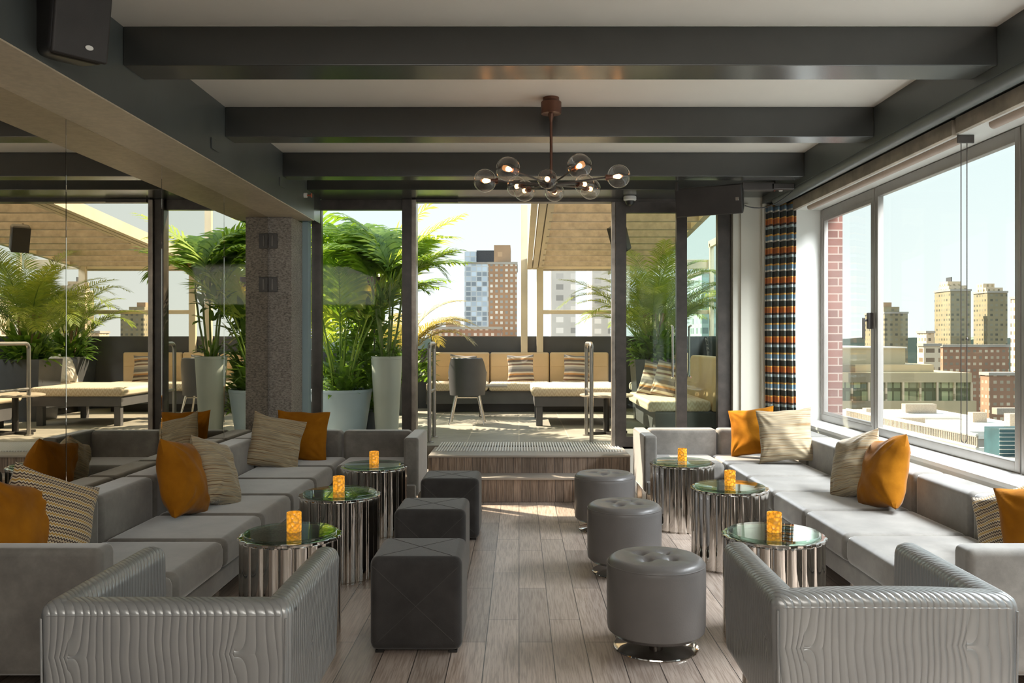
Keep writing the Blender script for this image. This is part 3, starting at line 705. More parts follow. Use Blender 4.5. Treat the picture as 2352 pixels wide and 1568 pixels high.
# ------------------------------------------------------------ speakers, camera, sprinklers
sp = thing('loudspeaker', 'black loudspeaker bracketed to the boxed beam at upper left', 'loudspeaker', (-1.78, 3.55, 2.5))
M_ = Matrix.Translation((-1.79, 3.55, 2.80)) @ Matrix.Rotation(R(50), 4, 'Z') @ Matrix.Rotation(R(10), 4, 'X')
def part_t(name, bm, mat, root, M):
    bmesh.ops.transform(bm, matrix=M, verts=bm.verts[:]); return obj(name, bm, mat, root)
part_t('cabinet', rbox(-.115, .115, -.02, .20, -.21, .21, .03, 4), 'black_plastic', sp, M_)
part_t('grille', rbox(-.112, .112, -.042, -.018, -.205, .205, .012, 3), 'black_grille', sp, M_)
b = B(); bmesh.ops.create_cone(b, cap_ends=True, segments=20, radius1=.016, radius2=.016, depth=.004); bmesh.ops.transform(b, matrix=Matrix.Translation((.03, -.045, -.155)) @ Matrix.Rotation(PI/2, 4, 'X') @ Matrix.Diagonal((1, .62, 1, 1)), verts=b.verts[:])
part_t('badge', b, 'white_plastic', sp, M_)
b = B(); tube(b, [(-1.86, 3.70, 2.78), (-1.97, 3.72, 2.80)], .018, 10); obj('bracket', b, 'rod_metal', sp)

sp = thing('loudspeaker', 'wide black loudspeaker hung sideways above the right glass door', 'loudspeaker', (1.63, 7.5, 2.65))
M_ = Matrix.Translation((1.62, 7.45, 2.63)) @ Matrix.Rotation(R(-27), 4, 'Z') @ Matrix.Rotation(R(12), 4, 'X')
b = rbox(-.29, .29, 0, .20, -.125, .125, .012, 3)
for v in b.verts:
    if v.co.y > .1: v.co.z *= .7; v.co.x *= .9
part_t('cabinet', b, 'black_plastic', sp, M_)
part_t('grille', rbox(-.285, .285, -.014, .004, -.12, .12, .006, 2), 'black_grille', sp, M_)
part_t('badge', rbox(.235, .262, -.018, -.013, -.012, .016, .002, 1), 'steel_rail', sp, M_)
b = B(); merge(b, rbox(1.93, 2.20, 7.50, 7.57, 2.73, 2.80, .005, 2)); tube(b, [(1.36, 7.5, 2.72), (1.36, 7.5, 2.80)], .012, 8); merge(b, rbox(2.18, 2.374, 7.5, 7.57, 2.74, 2.79, .004, 1)); obj('bracket', b, 'rod_metal', sp)
b = B(); pts = [(1.95+.42*k/10, 7.52+.02*k/10, 2.60-.05*math.sin(PI*k/10)+.13*(k/10)**1.5) for k in range(11)]; tube(b, pts, .005, 6); obj('cable', b, 'black_plastic', sp)
def sprink(x, y, z, nx_, lab):
    t_ = thing('sprinkler_head', lab, 'sprinkler', (x, y, z), group='wall sprinkler heads')
    b = B(); tube(b, [(x, y, z), (x+nx_*.03, y, z)], .022, 14); obj('flange', b, 'white_plastic', t_)
    b = B(); tube(b, [(x+nx_*.028, y, z), (x+nx_*.07, y, z)], .008, 8); merge(b, rbox(min(x+nx_*.066, x+nx_*.072), max(x+nx_*.066, x+nx_*.072), y-.018, y+.018, z-.02, z+.018, .001, 1)); obj('nozzle', b, 'brass_red', t_)
sprink(-1.963, 7.95, 2.76, 1, 'red sprinkler head on the left boxed beam')
sprink(2.374, 7.85, 2.80, -1, 'red sprinkler head on the right beam beside the speaker')
for (y, z, lb) in ((5.62, 2.70, 'small blank cover plate on the left beam by the second cross beam'), (7.2, 2.74, 'small blank cover plate on the left beam by the third cross beam')):
    o = obj('cover_plate', rbox(-1.964, -1.955, y-.07, y+.07, z-.035, z+.035, .003, 2), 'side_beam_grey'); tag(o, lb, 'cover plate', 'cover plates on the left beam')
t_ = thing('dome_camera', 'small round dome security camera under the bulkhead beam', 'security camera', (1.07, 8.40, 2.83))
b = B(); lathe(b, [(.05, 0), (.062, -.01), (.062, -.04), (.05, -.05), (.001, -.05)], c=(1.07, 8.40, 2.83), n=28); obj('housing', b, 'white_plastic', t_)
b = B(); lathe(b, [(.046, -.048), (.043, -.07), (.03, -.09), (.001, -.098)], c=(1.07, 8.40, 2.83), n=28); obj('dome', b, 'black_plastic', t_)

# ------------------------------------------------------------ terrace
b = bx(-3.2, 3.3, 8.70, 14.3, .15, TZ); struct('terrace_floor', b, 'terrace_paver', label='pale paved terrace floor outside', cat='terrace floor')
b = B(); box(b, -1.35, 3.0, 13.35, 13.50, TZ, 1.49); box(b, 2.85, 3.0, 8.72, 13.35, TZ, 1.49); struct('terrace_parapet', b, 'parapet_grey', label='dark grey terrace parapet behind the benches', cat='parapet')
b = B(); box(b, -3.05, -2.9, 8.8, 13.35, TZ, 1.3); box(b, -2.9, -1.36, 13.35, 13.5, TZ, 1.3); struct('terrace_parapet.001', b, 'parapet_grey')
# pergola
pg = thing('pergola', 'cream metal pergola with ribbed roof over the right side of the terrace', 'pergola', (1.1, 11, TZ))
b = B(); NR = 10; y0, y1 = 8.95, 13.45
prev = None
for k in range(NR*10+1):
    u = k/(NR*10); y = y0+(y1-y0)*u; q = (k % 10)/10
    z = 2.95-.34*u+.07*(math.sin(PI*q)**.7 if q > 0 else 0)
    row = [b.verts.new((x, y, z)) for x in (.36, 2.05)]
    if prev: b.faces.new((prev[0], prev[1], row[1], row[0]))
    prev = row
obj('awning_fabric', b, 'awning_fabric', pg, True)
for k in range(NR+1):
    u = k/NR; y = y0+(y1-y0)*u; z = 2.95-.34*u
    obj('awning_bar', rbox(.34, 2.07, y-.035, y+.035, z-.11, z+.01, .005, 1), 'table_stone', pg)
for x in (.16, .25, .335, 2.06):
    b = B(); v = []
    w_ = .035
    for (yy, zz) in ((8.95, 2.90), (13.45, 2.58)):
        v.append([b.verts.new((x+a, yy, zz+c)) for a, c in ((-w_, -.06), (w_, -.06), (w_, .08), (-w_, .08))])
    for i in range(4): b.faces.new((v[0][i], v[0][(i+1) % 4], v[1][(i+1) % 4], v[1][i]))
    b.faces.new(v[0]); b.faces.new(v[1][::-1]); obj('rafter', b, 'pergola_cream', pg, False)
for (x, zt) in ((.08, 3.5), (.32, 2.6), (2.0, 2.6)): obj('post', rbox(x-.05, x+.05, 13.26, 13.34, TZ, zt, .006, 2), 'pergola_cream', pg)
obj('cross_bar', rbox(.36, 2.9, 13.27, 13.33, 1.83, 1.89, .006, 2), 'pergola_cream', pg)
obj('head_beam', rbox(.1, 2.9, 13.3, 13.42, 2.52, 2.66, .006, 2), 'pergola_cream', pg)
ws = thing('wind_screen', 'cream framed glass wind screen along the right side of the terrace', 'wind screen', (2.9, 11, 1.49))
b = B(); 
for y in (9.1, 11.2, 13.2): merge(b, rbox(2.89, 2.95, y-.03, y+.03, 1.49, 2.9, .006, 2))
merge(b, rbox(2.89, 2.95, 9.0, 13.3, 2.84, 2.94, .006, 2)); obj('frame', b, 'pergola_cream', ws)
obj('glass_pane', bx(2.918, 2.922, 9.1, 13.2, 1.49, 2.84), 'clear_glass', ws, False)

# benches
def bench(name, x0, x1, y0, y1, back, lab, nseat, zt=.43):
    r = thing(name, lab, 'bench', ((x0+x1)/2, (y0+y1)/2, TZ), group='terrace benches')
    z0 = TZ
    if back == 'N':
        obj('plinth', rbox(x0, x1, y0+.08, y1, z0+.12, z0+.31, .006, 2), 'bench_grey', r)
        obj('kick', rbox(x0+.05, x1-.05, y0+.2, y1, z0, z0+.12, .004, 1), 'black_plastic', r)
        wd = (x1-x0)/nseat
        for k in range(nseat):
            a = x0+k*wd
            obj('seat_cushion', rbox(a+.006, a+wd-.006, y0, y1-.10, z0+.312, z0+zt, .04, 4), 'seat_pattern', r)
            b = rbox(a+.006, a+wd-.006, y1-.10, y1, z0+.312, z0+.86, .03, 4)
            bp = obj('back_panel', b, 'tan_leather', r)
            b = B(); tube(b, [(a+.02, y1-.102, z0+.65), (a+wd-.02, y1-.102, z0+.65)], .004, 6); obj('seam', b, 'tan_leather', bp)
    else:
        obj('plinth', rbox(x0+.08, x1, y0, y1, z0+.1, z0+.31, .006, 2), 'bench_grey', r)
        obj('kick', rbox(x0+.2, x1, y0+.05, y1-.05, z0, z0+.1, .004, 1), 'black_plastic', r)
        obj('seat_cushion', rbox(x0, x1-.14, y0, y1, z0+.312, z0+zt, .04, 4), 'seat_pattern', r)
        b = rbox(x1-.14, x1, y0, y1, z0+.312, z0+.87, .03, 4)
        for v in b.verts: v.co.x += .08*((v.co.z-z0-.312)/.5)
        obj('back_panel', b, 'tan_leather', r)
    return r
bench('terrace_bench', -1.35, 1.37, 12.55, 13.33, 'N', 'long tan-backed bench against the far parapet, seen through the doorway', 3)
bench('terrace_bench', 1.32, 2.12, 8.95, 10.5, 'E', 'short tan-backed bench just behind the right glass doors', 1)
bench('terrace_bench', 1.62, 2.30, 12.1, 12.85, 'E', 'short bench with white pillows between the two palm planters', 1)
r = thing('terrace_daybed', 'low cushioned daybed with dark legs in the middle of the terrace', 'daybed', (.7, 11.2, TZ))
obj('frame', rbox(.19, 1.28, 10.62, 11.85, TZ+.24, TZ+.36, .006, 2), 'bench_grey', r)
obj('seat_cushion', rbox(.15, 1.3, 10.58, 11.9, TZ+.362, TZ+.475, .045, 4), 'seat_pattern', r)
for x in (.25, 1.2):
    for y in (10.68, 11.75): obj('leg', rbox(x-.04, x+.04, y-.04, y+.04, TZ, TZ+.24, .004, 1), 'bench_grey', r)
for i, (x, y, d, yaw, rl, mt, lb, gp) in enumerate((
    (1062, 845, 12.9, 0, 4, 'banded_fabric', 'banded pillow on the far bench, behind the tub chair', 'banded pillows on the terrace'),
    (1196, 845, 12.9, 0, -2, 'banded_fabric', 'banded pillow on the far bench, middle panel', 'banded pillows on the terrace'),
    (1325, 845, 12.9, 0, 3, 'banded_fabric', 'banded pillow on the far bench, beside the handrail', 'banded pillows on the terrace'),
    (1508, 872, 9.9, -30, 10, 'banded_fabric', 'front banded pillow on the bench behind the glass door', 'banded pillows on the terrace'),
    (1532, 870, 9.65, -55, 6, 'banded_fabric', 'rear banded pillow leaning on the tan back behind the glass door', 'banded pillows on the terrace'))):
    c = px(x, y, d); pillow(c, R(yaw), R(-14), R(rl), .40, .12, mt, lb, gp, 30+i)
pillow((1.93, 12.32, TZ+.62), R(-70), R(-14), R(8), .42, .14, 'pillow_white', 'white pillow on the short bench, seen in the mirror, nearer palm', 'white pillows on the short bench', 41)
pillow((1.95, 12.66, TZ+.62), R(-65), R(-14), R(-6), .42, .14, 'pillow_white', 'white pillow on the short bench, seen in the mirror, farther palm', 'white pillows on the short bench', 42)

# tub chair
r = thing('tub_chair', 'dark grey tub chair with steel legs on the terrace, back to viewer', 'chair', (-.65, 11.0, TZ))
b = B(); n = 30; T = .035; rows = []
for k in range(n+1):
    a = R(-200)+R(220)*k/n; a = PI + PI*k/n if False else R(170)+R(200)*k/n
    cx_, sy_ = math.cos(a), math.sin(a); f = max(0, -sy_)
    top = .66+.17*min(1, max(0, (f-.25)*3)); 
    ro, ri = .245, .205
    rows.append([b.verts.new((-.65+ro*cx_*.9, 11.0+ro*sy_, TZ+.36)), b.verts.new((-.65+ro*cx_, 11.0+ro*sy_, TZ+top-.01)), b.verts.new((-.65+(ro+ri)/2*cx_, 11.0+(ro+ri)/2*sy_, TZ+top)), b.verts.new((-.65+ri*cx_, 11.0+ri*sy_, TZ+top-.01)), b.verts.new((-.65+ri*cx_*.9, 11.0+ri*sy_, TZ+.36))])
for p, q in zip(rows, rows[1:]):
    for i in range(4): b.faces.new((p[i], p[i+1], q[i+1], q[i]))
    b.faces.new((p[4], p[0], q[0], q[4]))
b.faces.new(rows[0]); b.faces.new(rows[-1][::-1]); obj('shell_back', b, 'bench_grey', r)
b = B(); lathe(b, [(.20, 0), (.225, .02), (.225, .07), (.2, .09), (.001, .092)], c=(-.65, 11.0, TZ+.36), n=30); obj('seat', b, 'bench_grey', r)
for sx_ in (-1, 1):
    for sy_ in (-1, 1):
        b = B(); tube(b, [(-.65+sx_*.14, 11+sy_*.14, TZ+.365), (-.65+sx_*.215, 11+sy_*.215, TZ)], [.016, .010], 10); obj('leg', b, 'chair_leg_metal', r)
b = B(); tube(b, [(-.81, 10.86, TZ+.335), (-.49, 10.86, TZ+.335)], .009, 8); obj('stretcher', b, 'chair_leg_metal', r)
# side table & pedestal table
r = thing('side_table', 'thin metal sled side table between tub chair and far bench', 'side table', (-.33, 12.0, TZ))
b = rbox(-.55, -.16, 11.75, 12.12, TZ+.41, TZ+.435, .003, 2); obj('top', b, 'tread_tile', r)
b = B(); 
for y in (11.78, 12.09): tube(b, [(-.53, y, TZ+.41), (-.53, y, TZ+.012), (-.18, y, TZ+.012), (-.18, y, TZ+.41)], .008, 8)
obj('sled_frame', b, 'rod_metal', r)
r = thing('pedestal_table', 'round stone-topped pedestal table behind the right handrail', 'table', (.98, 9.75, TZ))
b = B(); lathe(b, [(.28, 0), (.30, .008), (.30, .022), (.28, .03), (.001, .03)], c=(.98, 9.75, TZ+.42), n=48); obj('top', b, 'table_stone', r)
b = B(); tube(b, [(.98, 9.75, TZ+.02), (.98, 9.75, TZ+.42)], .035, 14); obj('column', b, 'black_plastic', r)
b = B()
for a in range(4): merge(b, rbox(0, .25, -.025, .025, .0, .03, .006, 2), Matrix.Translation((.98, 9.75, TZ)) @ Matrix.Rotation(R(20+90*a), 4, 'Z'))
obj('foot', b, 'black_plastic', r)
# handrails
def rail(x, ya, yb, lab):
    r = thing('handrail', lab, 'handrail', (x, (ya+yb)/2, TZ), group='handrails at the terrace doorway')
    zt = 1.40; q = .06
    b = B(); pts = [(x, ya, TZ), (x, ya, zt-q)]+[(x, ya+q-q*math.cos(t_), zt-q+q*math.sin(t_)) for t_ in (R(30), R(60), R(90))]
    pts += [(x, yb-q+q*math.sin(t_), zt-q+q*math.cos(t_)) for t_ in (0, R(30), R(60), R(90))]+[(x, yb, TZ)]
    tube(b, pts, .021, 14); obj('rail_tube', b, 'steel_rail', r)
    b = B(); tube(b, [(x, ya, .90), (x, yb, .90)], .016, 12); obj('mid_bar', b, 'steel_rail', r)
    b = B()
    for y in (ya, yb): lathe(b, [(.045, 0), (.045, .008), (.022, .014)], c=(x, y, TZ), n=20)
    obj('flange', b, 'steel_rail', r)
rail(.745, 8.95, 9.6, 'steel inverted-U handrail on the right side of the doorway')
rail(-.92, 8.95, 9.45, 'steel inverted-U handrail on the left side beside the door post')

# ------------------------------------------------------------ plants
def blade(b, p, d, up, L, w_, droop, seg=3):
    prevL = prevR = None; pos = p.copy(); dr_ = d.normalized()
    for k in range(seg+1):
        t = k/seg; side = dr_.cross(up)
        if side.length < 1e-4: side = Vector((1, 0, 0))
        side.normalize(); ww = w_*(.35+.65*math.sin(PI*min(1, t*.9+.12)))*(1 if k < seg else .08)
        a = b.verts.new(pos-side*ww*.5); c = b.verts.new(pos+side*ww*.5)
        if prevL: b.faces.new((prevL, prevR, c, a))
        prevL, prevR = a, c
        pos = pos+dr_*(L/seg); dr_ = (dr_+Vector((0, 0, -droop/seg))).normalized()
def frond(base, az, L, elev, droop, n, ll, lw, rnd, ldroop=.6, startf=.25, rr=.007):
    b = B(); stem = B(); pts = []; pos = Vector(base); e = elev; N = 16
    for k in range(N+1):
        pts.append(pos.copy()); d = Vector((math.cos(az)*math.cos(e), math.sin(az)*math.cos(e), math.sin(e))); pos = pos+d*(L/N); e -= droop/N*(.4+1.2*k/N)
    tube(b, pts, [rr*(1-.8*k/N) for k in range(N+1)], 5)
    for k in range(n):
        t = startf+(1-startf)*k/(n-1); f = t*N; i = min(N-1, int(f)); p = pts[i].lerp(pts[i+1], f-i); tg = (pts[i+1]-pts[i]).normalized()
        sd_ = tg.cross(Vector((0, 0, 1)))
        if sd_.length < .05: sd_ = Vector((-math.sin(az), math.cos(az), 0))
        sd_.normalize(); upv = sd_.cross(tg).normalized()
        prof = math.sin(PI*min(1, (t-startf)/(1-startf)*.82+.16))
        for s in (-1, 1):
            d = (sd_*s*.85+tg*(.45+.5*t)+upv*.22+Vector((rnd.uniform(-.08, .08), rnd.uniform(-.08, .08), rnd.uniform(-.08, .08)))).normalized()
            blade(b, p, d, upv, ll*(.35+.65*prof)*rnd.uniform(.88, 1.08), lw, ldroop)
    return b
def clip_room(b):
    # keep foliage outside the glazed front
    for v in b.verts:
        if v.co.y < 8.76: v.co.y = 8.76+.04*math.sin(v.co.x*40)*.5+.02
def bush(c, rad, hgt, n, lmin, lmax, lw, rnd, flowers=0):
    b = B()
    for k in range(n):
        a = rnd.uniform(0, 2*PI); q = rad*math.sqrt(rnd.random())*.55; p = Vector((c[0]+q*math.cos(a), c[1]+q*math.sin(a), c[2]+rnd.random()**1.5*hgt))
        el = rnd.uniform(.1, 1.3); d = Vector((math.cos(a)*math.cos(el), math.sin(a)*math.cos(el), math.sin(el)))
        blade(b, p, d, Vector((-math.sin(a)*.2, math.cos(a)*.2, 1)), rnd.uniform(lmin, lmax), lw*rnd.uniform(.7, 1.2), rnd.uniform(.5, 1.5), 4)
    return b
def planter_round(root, c, rt, rb, h, mat):
    b = B(); lathe(b, [(rb, 0), (rt*.985, h-.03), (rt, h-.028), (rt, h), (rt-.025, h), (rt-.03, h-.05), (.001, h-.06)], c=c, n=48); pl = obj('planter', b, mat, root)
    b = B(); lathe(b, [(rt-.032, h-.058), (rt-.032, h-.052), (.001, h-.035)], c=c, n=24); obj('soil', b, 'soil', pl)
rnd = random.Random(3)
# kentia in blue bowl
c = (-1.90, 9.30, TZ); r = thing('potted_palm', 'broad-leaved palm in the wide pale blue pot behind the left glass', 'potted palm', c)
planter_round(r, c, .33, .25, .53, 'planter_blue')
for k in range(17):
    az = 2*PI*k/17*2.4+rnd.uniform(-.2, .2); 
    if math.sin(az) < -.25: az = -az+rnd.uniform(-.2, .2)
    b = frond((c[0]+.08*math.cos(az), c[1]+.08*math.sin(az), TZ+.5), az, rnd.uniform(1.5, 2.35), R(rnd.uniform(72, 87)), R(rnd.uniform(35, 95)), 26, .50, .034, rnd, .8, .42, .010)
    clip_room(b); obj('frond', b, 'kentia_light' if k % 3 else 'kentia_leaf', r)
b = bush((c[0], c[1], TZ+.48), .34, .25, 130, .12, .26, .05, rnd); clip_room(b); obj('undergrowth', b, 'bush_leaf', r)
# kentia in tall planter
c = (-1.40, 9.22, TZ); r = thing('potted_palm', 'tall-stemmed palm in the tall tapered white planter by the door post', 'potted palm', c)
planter_round(r, c, .165, .115, .88, 'planter_white')
for k in range(5):
    a = 2*PI*k/5; b = B(); p0 = Vector((c[0]+.05*math.cos(a), c[1]+.05*math.sin(a), TZ+.83)); p1 = p0+Vector((.12*math.cos(a), .08*math.sin(a), .75+.1*(k % 3)))
    tube(b, [p0, p0.lerp(p1, .5)+Vector((.01, 0, 0)), p1], [.014, .011, .012], 8); obj('stem', b, 'stem_green', r)
    for j in range(5):
        az = a+j*1.27+rnd.uniform(-.2, .2)
        if math.sin(az) < -.3: az = -az
        if math.cos(az) > .35: az = PI-az if j != 2 else az
        b = frond(p1, az, rnd.uniform(.75, 1.1), R(rnd.uniform(45, 80)), R(rnd.uniform(70, 130)), 22, .38, .036, rnd, 1.1, .2, .007); clip_room(b)
        obj('frond', b, 'kentia_leaf', r)
b = bush((c[0], c[1], TZ+.85), .18, .15, 50, .08, .18, .04, rnd); clip_room(b); obj('undergrowth', b, 'bush_leaf', r)
b = bush((c[0]-.02, c[1], TZ+1.25), .22, .35, 45, .10, .20, .06, rnd); clip_room(b); obj('undergrowth', b, 'bush_leaf', r)
r = thing('leafy_shrub', 'dark leafy shrub filling the gap between the blue pot and white planter', 'shrub', (-1.66, 9.55, TZ))
planter_round(r, (-1.66, 9.60, TZ), .13, .10, .3, 'planter_dark')
obj('foliage', bush((-1.66, 9.60, TZ+.25), .28, 1.15, 420, .10, .24, .06, rnd), 'bush_leaf', r)
r = thing('patio_lamp', 'copper patio lamp glowing orange among palms, seen in the mirror', 'lamp', (-1.62, 9.75, TZ))
b = B(); tube(b, [(-1.62, 9.75, TZ), (-1.62, 9.75, 2.02)], .008, 8); obj('pole', b, 'rod_metal', r)
b = B(); lathe(b, [(.03, -.10), (.07, -.03), (.085, .03), (.08, .05), (.001, .055)], c=(-1.62, 9.75, 2.09), n=20); obj('copper_shade', b, 'bronze_copper', r)
b = B(); lathe(b, [(.028, -.102), (.05, -.115), (.001, -.13)], c=(-1.62, 9.75, 2.09), n=16); obj('bulb', b, 'warm_bulb', r)
r = thing('loudspeaker', 'small black outdoor loudspeaker hung under the awning', 'loudspeaker', (1.14, 10.14, 2.66))
M_ = Matrix.Translation((1.14, 10.14, 2.60)) @ Matrix.Rotation(R(-40), 4, 'Z') @ Matrix.Rotation(R(25), 4, 'X')
part_t('cabinet', rbox(-.10, .10, 0, .13, -.16, .16, .03, 3), 'black_plastic', r, M_)
part_t('grille', rbox(-.095, .095, -.012, .004, -.155, .155, .01, 2), 'black_grille', r, M_)
b = B(); tube(b, [(1.15, 10.2, 2.66), (1.15, 10.2, 2.80)], .012, 8); obj('bracket', b, 'rod_metal', r)
# background palm and shrub to the left, behind
c = (-2.2, 10.6, TZ); r = thing('potted_palm', 'large palm filling the back left of the terrace behind the blue pot', 'potted palm', c)
planter_round(r, c, .30, .24, .5, 'planter_dark')
for k in range(20):
    az = rnd.uniform(0, 2*PI); b = frond((c[0], c[1], TZ+.5+rnd.uniform(0, .5)), az, rnd.uniform(1.4, 2.5), R(rnd.uniform(55, 86)), R(rnd.uniform(40, 100)), 26, .46, .036, rnd, .9, .35, .010); obj('frond', b, 'kentia_light' if k % 2 else 'kentia_leaf', r)
b = bush((c[0]+.3, c[1]-.1, TZ+.4), .8, .8, 420, .12, .28, .07, rnd); obj('undergrowth', b, 'bush_leaf', r)
# golden areca through doorway left
c = (-1.72, 12.4, TZ); r = thing('potted_palm', 'golden feathery palm arching past the door post toward the towers', 'potted palm', c)
planter_round(r, c, .28, .22, .5, 'planter_dark')
for k in range(15):
    az = [0.05, .3, -.25, .6, -.5, 1.0, 2.0, 3.0, 4.0, 5.0, 2.5, .15, -.1, 1.5, 4.5][k]; b = frond((c[0], c[1], TZ+.45), az, rnd.uniform(1.35, 1.75), R(rnd.uniform(70, 84)), R(rnd.uniform(90, 150)), 44, .30, .016, rnd, .8, .35, .008); obj('frond', b, 'gold_leaf', r)
b = bush((c[0]+.2, c[1]-.2, TZ+.45), .5, .4, 160, .12, .24, .06, rnd); obj('undergrowth', b, 'bush_leaf', r)
# areca palms right
for (cx_, cy_, lab, H, nf) in ((1.78, 11.45, 'feathery palm in a dark planter behind the right glass door', 1.0, 40), (2.10, 13.05, 'slender feathery palm in the far right terrace corner', .85, 24)):
    c = (cx_, cy_, TZ); r = thing('potted_palm', lab, 'potted palm', c)
    b = B(); 
    for (z0, z1, a, c_) in ((0, .8, .24, .29),):
        v0 = [b.verts.new((cx_+sx_*a, cy_+sy_*a, TZ+z0)) for sx_, sy_ in ((-1, -1), (1, -1), (1, 1), (-1, 1))]; v1 = [b.verts.new((cx_+sx_*c_, cy_+sy_*c_, TZ+z1)) for sx_, sy_ in ((-1, -1), (1, -1), (1, 1), (-1, 1))]
        for i in range(4): b.faces.new((v0[i], v0[(i+1) % 4], v1[(i+1) % 4], v1[i]))
        b.faces.new(v0[::-1]); b.faces.new(v1)
    obj('planter', b, 'planter_dark', r, False)
    for k in range(nf):
        az = rnd.uniform(0, 2*PI); rr = rnd.uniform(0, .15)
        hh = rnd.uniform(.0, .75)*H
        b = frond((cx_+rr*math.cos(az), cy_+rr*math.sin(az), TZ+.8+hh*.6), az, rnd.uniform(1.0, 1.6)*H, R(rnd.uniform(50, 86)), R(rnd.uniform(60, 125)), 40, .27, .013, rnd, .7, .28, .007); obj('frond', b, 'areca_leaf', r)
    for k in range(8):
        a = 2*PI*k/8; b = B(); tube(b, [(cx_+.08*math.cos(a), cy_+.08*math.sin(a), TZ+.78), (cx_+.14*math.cos(a), cy_+.14*math.sin(a), TZ+.8+.6*H)], .012, 6); obj('stem', b, 'stem_brown', r)
    b = bush((cx_, cy_, TZ+.76), .42, .3, 260, .15, .32, .06, rnd); obj('undergrowth', b, 'bush_leaf', r)
    b = B()
    for k in range(14):
        a = rnd.uniform(0, 2*PI); p = Vector((cx_+.25*math.cos(a), cy_+.25*math.sin(a), TZ+1.05+rnd.uniform(0, .25))); blade(b, p, Vector((0, 0, 1)), Vector((1, .3, 0)), .11, .05, .2)
    obj('flowers', b, 'petal_white', r)

# ------------------------------------------------------------ city
GZ = -45
def bld(name, x0, x1, yt, d, dep, mat, lab, extra=(), grp=None):
    X0, X1 = (x0-1192)*d/2000, (x1-1192)*d/2000; Z1 = CAMZ+(778-yt)*d/2000
    r = thing(name, lab, 'building', ((X0+X1)/2, d+dep/2, GZ), group=grp)
    obj('tower_body', bx(X0, X1, d, d+dep, GZ, Z1), mat, r, False)
    b = B(); w_ = .012*(X1-X0)+.3
    box(b, X0-.3, X1+.3, d-.3, d+dep+.3, Z1, Z1+.9); obj('cornice', b, 'roof_grey', r, False)
    for (a, c, yt2, m2, dd) in extra:
        A, C = (a-1192)*d/2000, (c-1192)*d/2000; Z2 = CAMZ+(778-yt2)*d/2000
        obj('rooftop_block', bx(A, C, d+dd, d+dep*.7, Z1, Z2), m2, r, False)
    return r
facade('brown_plain', (.42, .28, .17), (.36, .24, .14), 6, 6, .3, .3)
bld('apartment_tower', 1122, 1187, 607, 330, 40, 'brick_tower', 'brown brick apartment tower seen through the open doorway', [(1134, 1172, 560, 'brown_plain', 4)])
bld('glass_high_rise', 1067, 1130, 606, 420, 30, 'glass_tower', 'pale glass high-rise left of the brick tower', [(1067, 1094, 577, 'glass_tower', .5), (1094, 1136, 574, 'parapet_grey', 2)])
bld('brick_building', 993, 1150, 756, 300, 25, 'brick_low', 'low red brick building at the foot of the door-view towers', [(1021, 1050, 736, 'brown_plain', 5)])
bld('apartment_tower', 1266, 1322, 600, 240, 20, 'pale_tower', 'pale tower seen behind the pergola posts')
bld('apartment_tower', 1360, 1402, 560, 260, 20, 'pale_tower', 'pale tower behind the terrace palm, right of the pergola posts')
bld('glass_high_rise', 1612, 1645, 628, 260, 20, 'teal_tower', 'teal glass tower seen through the far right door leaf')
# window view
bld('apartment_tower', 2032, 2085, 720, 420, 24, 'olive_tower', 'olive brown stepped apartment tower behind the window mullion', [(2036, 2072, 704, 'olive_tower', 3), (2040, 2060, 693, 'brown_plain', 6)])
bld('apartment_tower', 2183, 2230, 668, 420, 16, 'olive_tower', 'left of the two crowned stone towers on the skyline', [(2182, 2224, 655, 'stone_tower', 1), (2184, 2214, 645, 'stone_tower', 3), (2199, 2201, 634, 'parapet_grey', 6)])
bld('apartment_tower', 2268, 2314, 672, 425, 13, 'olive_tower', 'right of the two crowned stone towers on the skyline', [(2267, 2306, 660, 'stone_tower', 1), (2266, 2292, 650, 'stone_tower', 3)])
bld('apartment_tower', 2360, 2420, 684, 320, 11, 'balcony_tower', 'pale balcony tower at the right edge of the window view')
bld('brick_building', 2166, 2318, 797, 300, 6, 'red_block', 'wide red brick block below the twin stone towers')
bld('apartment_building', 2122, 2160, 795, 280, 4, 'balcony_tower', 'small cream block with balconies left of the red brick block')
bld('apartment_building', 2128, 2146, 765, 340, 8, 'stone_tower', 'small tan tower stub in the gap left of the crowned towers')
bld('brick_building', 2272, 2345, 862, 262, 5, 'red_block', 'lower brick block in front of the red brick block')
# beige civic building with window band
d = 185; r = thing('civic_building', 'long beige building with a dark ribbon of windows below the skyline', 'building', (60, d+10, GZ))
def pz(y, d): return CAMZ+(778-y)*d/2000
def pxx(x, d): return (x-1192)*d/2000
obj('upper_block', bx(pxx(1840, d), pxx(2108, d), d+6, d+60, pz(905, d), pz(800, d)), 'beige_block', r, False)
obj('middle_block', bx(pxx(1840, d), pxx(2160, d), d+3, d+50, pz(905, d), pz(838, d)), 'beige_block', r, False)
obj('roof', bx(pxx(1836, d), pxx(2110, d), d+5.5, d+62, pz(800, d), pz(797, d)), 'roof_white', r, False)
obj('front_block', bx(pxx(1800, d), pxx(2232, d), d, d+45, pz(878, d), pz(856, d)), 'beige_block', r, False)
obj('window_ribbon', bx(pxx(1800, d), pxx(2230, d), d+.4, d+45, pz(920, d), pz(878, d)), 'window_band', r, False)
b = B()
for k in range(12): X = pxx(1800, d)+k*(pxx(2232, d)-pxx(1800, d))/11; box(b, X-.18, X+.18, d-.1, d+.5, pz(920, d), pz(878, d))
obj('mullions', b, 'stone_tower', r, False)
obj('lower_block', bx(pxx(1800, d), pxx(2240, d), d-.5, d+45, GZ, pz(920, d)), 'beige_block', r, False)
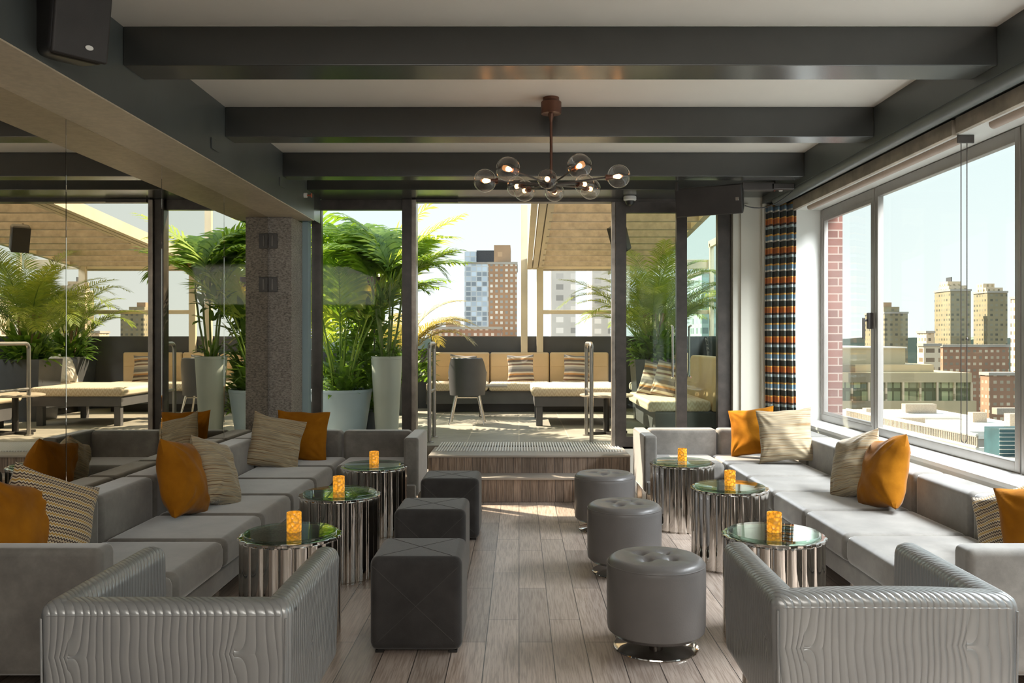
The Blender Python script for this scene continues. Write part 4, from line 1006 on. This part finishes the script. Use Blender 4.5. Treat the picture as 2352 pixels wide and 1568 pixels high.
# rooftops nearer
def roof(nm, x0, x1, yt, d0, d1, mat, lab):
    z = pz(yt, d0); X0, X1 = pxx(x0, d0), pxx(x1, d0); r = thing(nm, lab, 'building', ((X0+X1)/2, d0, GZ))
    obj('block', bx(X0, X1, d0, d1, GZ, z-.4), 'roof_grey', r, False); obj('roof', bx(X0-.2, X1+.2, d0-.2, d1+.2, z-.4, z), mat, r, False)
    b = B(); box(b, X0, X1, d0, d0+.3, z, z+.5); box(b, X0, X0+.3, d0+.3, d1, z, z+.5); obj('roof_edge', b, 'roof_white', r, False); return r
roof('flat_roof_building', 1750, 2500, 1000, 108, 148, 'roof_white', 'wide low building with a sunlit white roof in the window view')
roof('flat_roof_building', 2110, 2205, 962, 130, 136, 'fascia_beige', 'small tan rooftop box on the white roof')
roof('flat_roof_building', 1860, 2265, 1040, 80, 98, 'roof_white', 'nearer pale rooftop with a railing walkway across it')
roof('flat_roof_building', 1800, 2600, 1090, 52, 62, 'roof_grey', 'nearest grey rooftop under the window')
r = thing('rooftop_units', 'small grey vents and boxes scattered on the white roof', 'rooftop equipment', (60, 125, pz(1000, 108)))
for (ux, ud, uw, uh) in ((1990, 130, 2.5, 1.6), (2050, 120, 4.5, 1.1), (2235, 125, 2, 1.4), (2290, 138, 6, 1.0), (2320, 118, 2.2, 1.8), (2080, 140, 5, 1.5)):
    X = pxx(ux, ud); z = pz(1000, 108); obj('vent_box', bx(X, X+uw, ud, ud+1.5, z, z+uh), 'fascia_beige', r, False)
r = thing('roof_railing', 'pale slatted railing running diagonally across the near rooftop', 'railing', (pxx(1940, 100), 100, pz(965, 100)))
A = px(1945, 940, 104); C = px(2245, 1000, 66)
b = B()
for k in range(95):
    p = A.lerp(C, k/94); box(b, p.x-.05, p.x+.05, p.y-.05, p.y+.05, p.z-.9, p.z)
obj('balusters', b, 'fascia_beige', r, False)
b = B(); tube(b, [A, C], .16, 6); tube(b, [A-Vector((0, 0, .95)), C-Vector((0, 0, .95))], .16, 6); obj('top_rail', b, 'roof_white', r, False)
r = thing('scaffold_netting', 'teal netted structure at the lower right of the window view', 'netted structure', (pxx(2320, 60), 60, GZ))
t_ = bx(pxx(2296, 60), pxx(2420, 60), 60, 62, GZ, pz(985, 60)); obj('net_box', t_, 'white_net', r, False)
b = B()
for k in range(14): z = pz(985, 60)-.28*k; box(b, pxx(2294, 60), pxx(2422, 60), 59.9, 59.95, z, z+.03)
obj('rails', b, 'roof_white', r, False)
b = bx(-900, 1400, 40, 2500, GZ-1, GZ); struct('city_ground', b, 'ground_city', label='distant city ground', cat='ground')
b = B(); N = 160; top = []
for k in range(N+1):
    x = -300+1400*k/N; z = pz(780, 900)+2+noise.noise(Vector((k*.35, 0, 0)))*5
    top.append((b.verts.new((x, 900, GZ)), b.verts.new((x, 900, z)), b.verts.new((x, 960, z-2)), b.verts.new((x, 960, GZ))))
for p, q in zip(top, top[1:]):
    for i in range(3): b.faces.new((p[i], q[i], q[i+1], p[i+1]))
struct('tree_ridge', b, 'hill_green', True, 'wooded ridge along the horizon', 'hills')
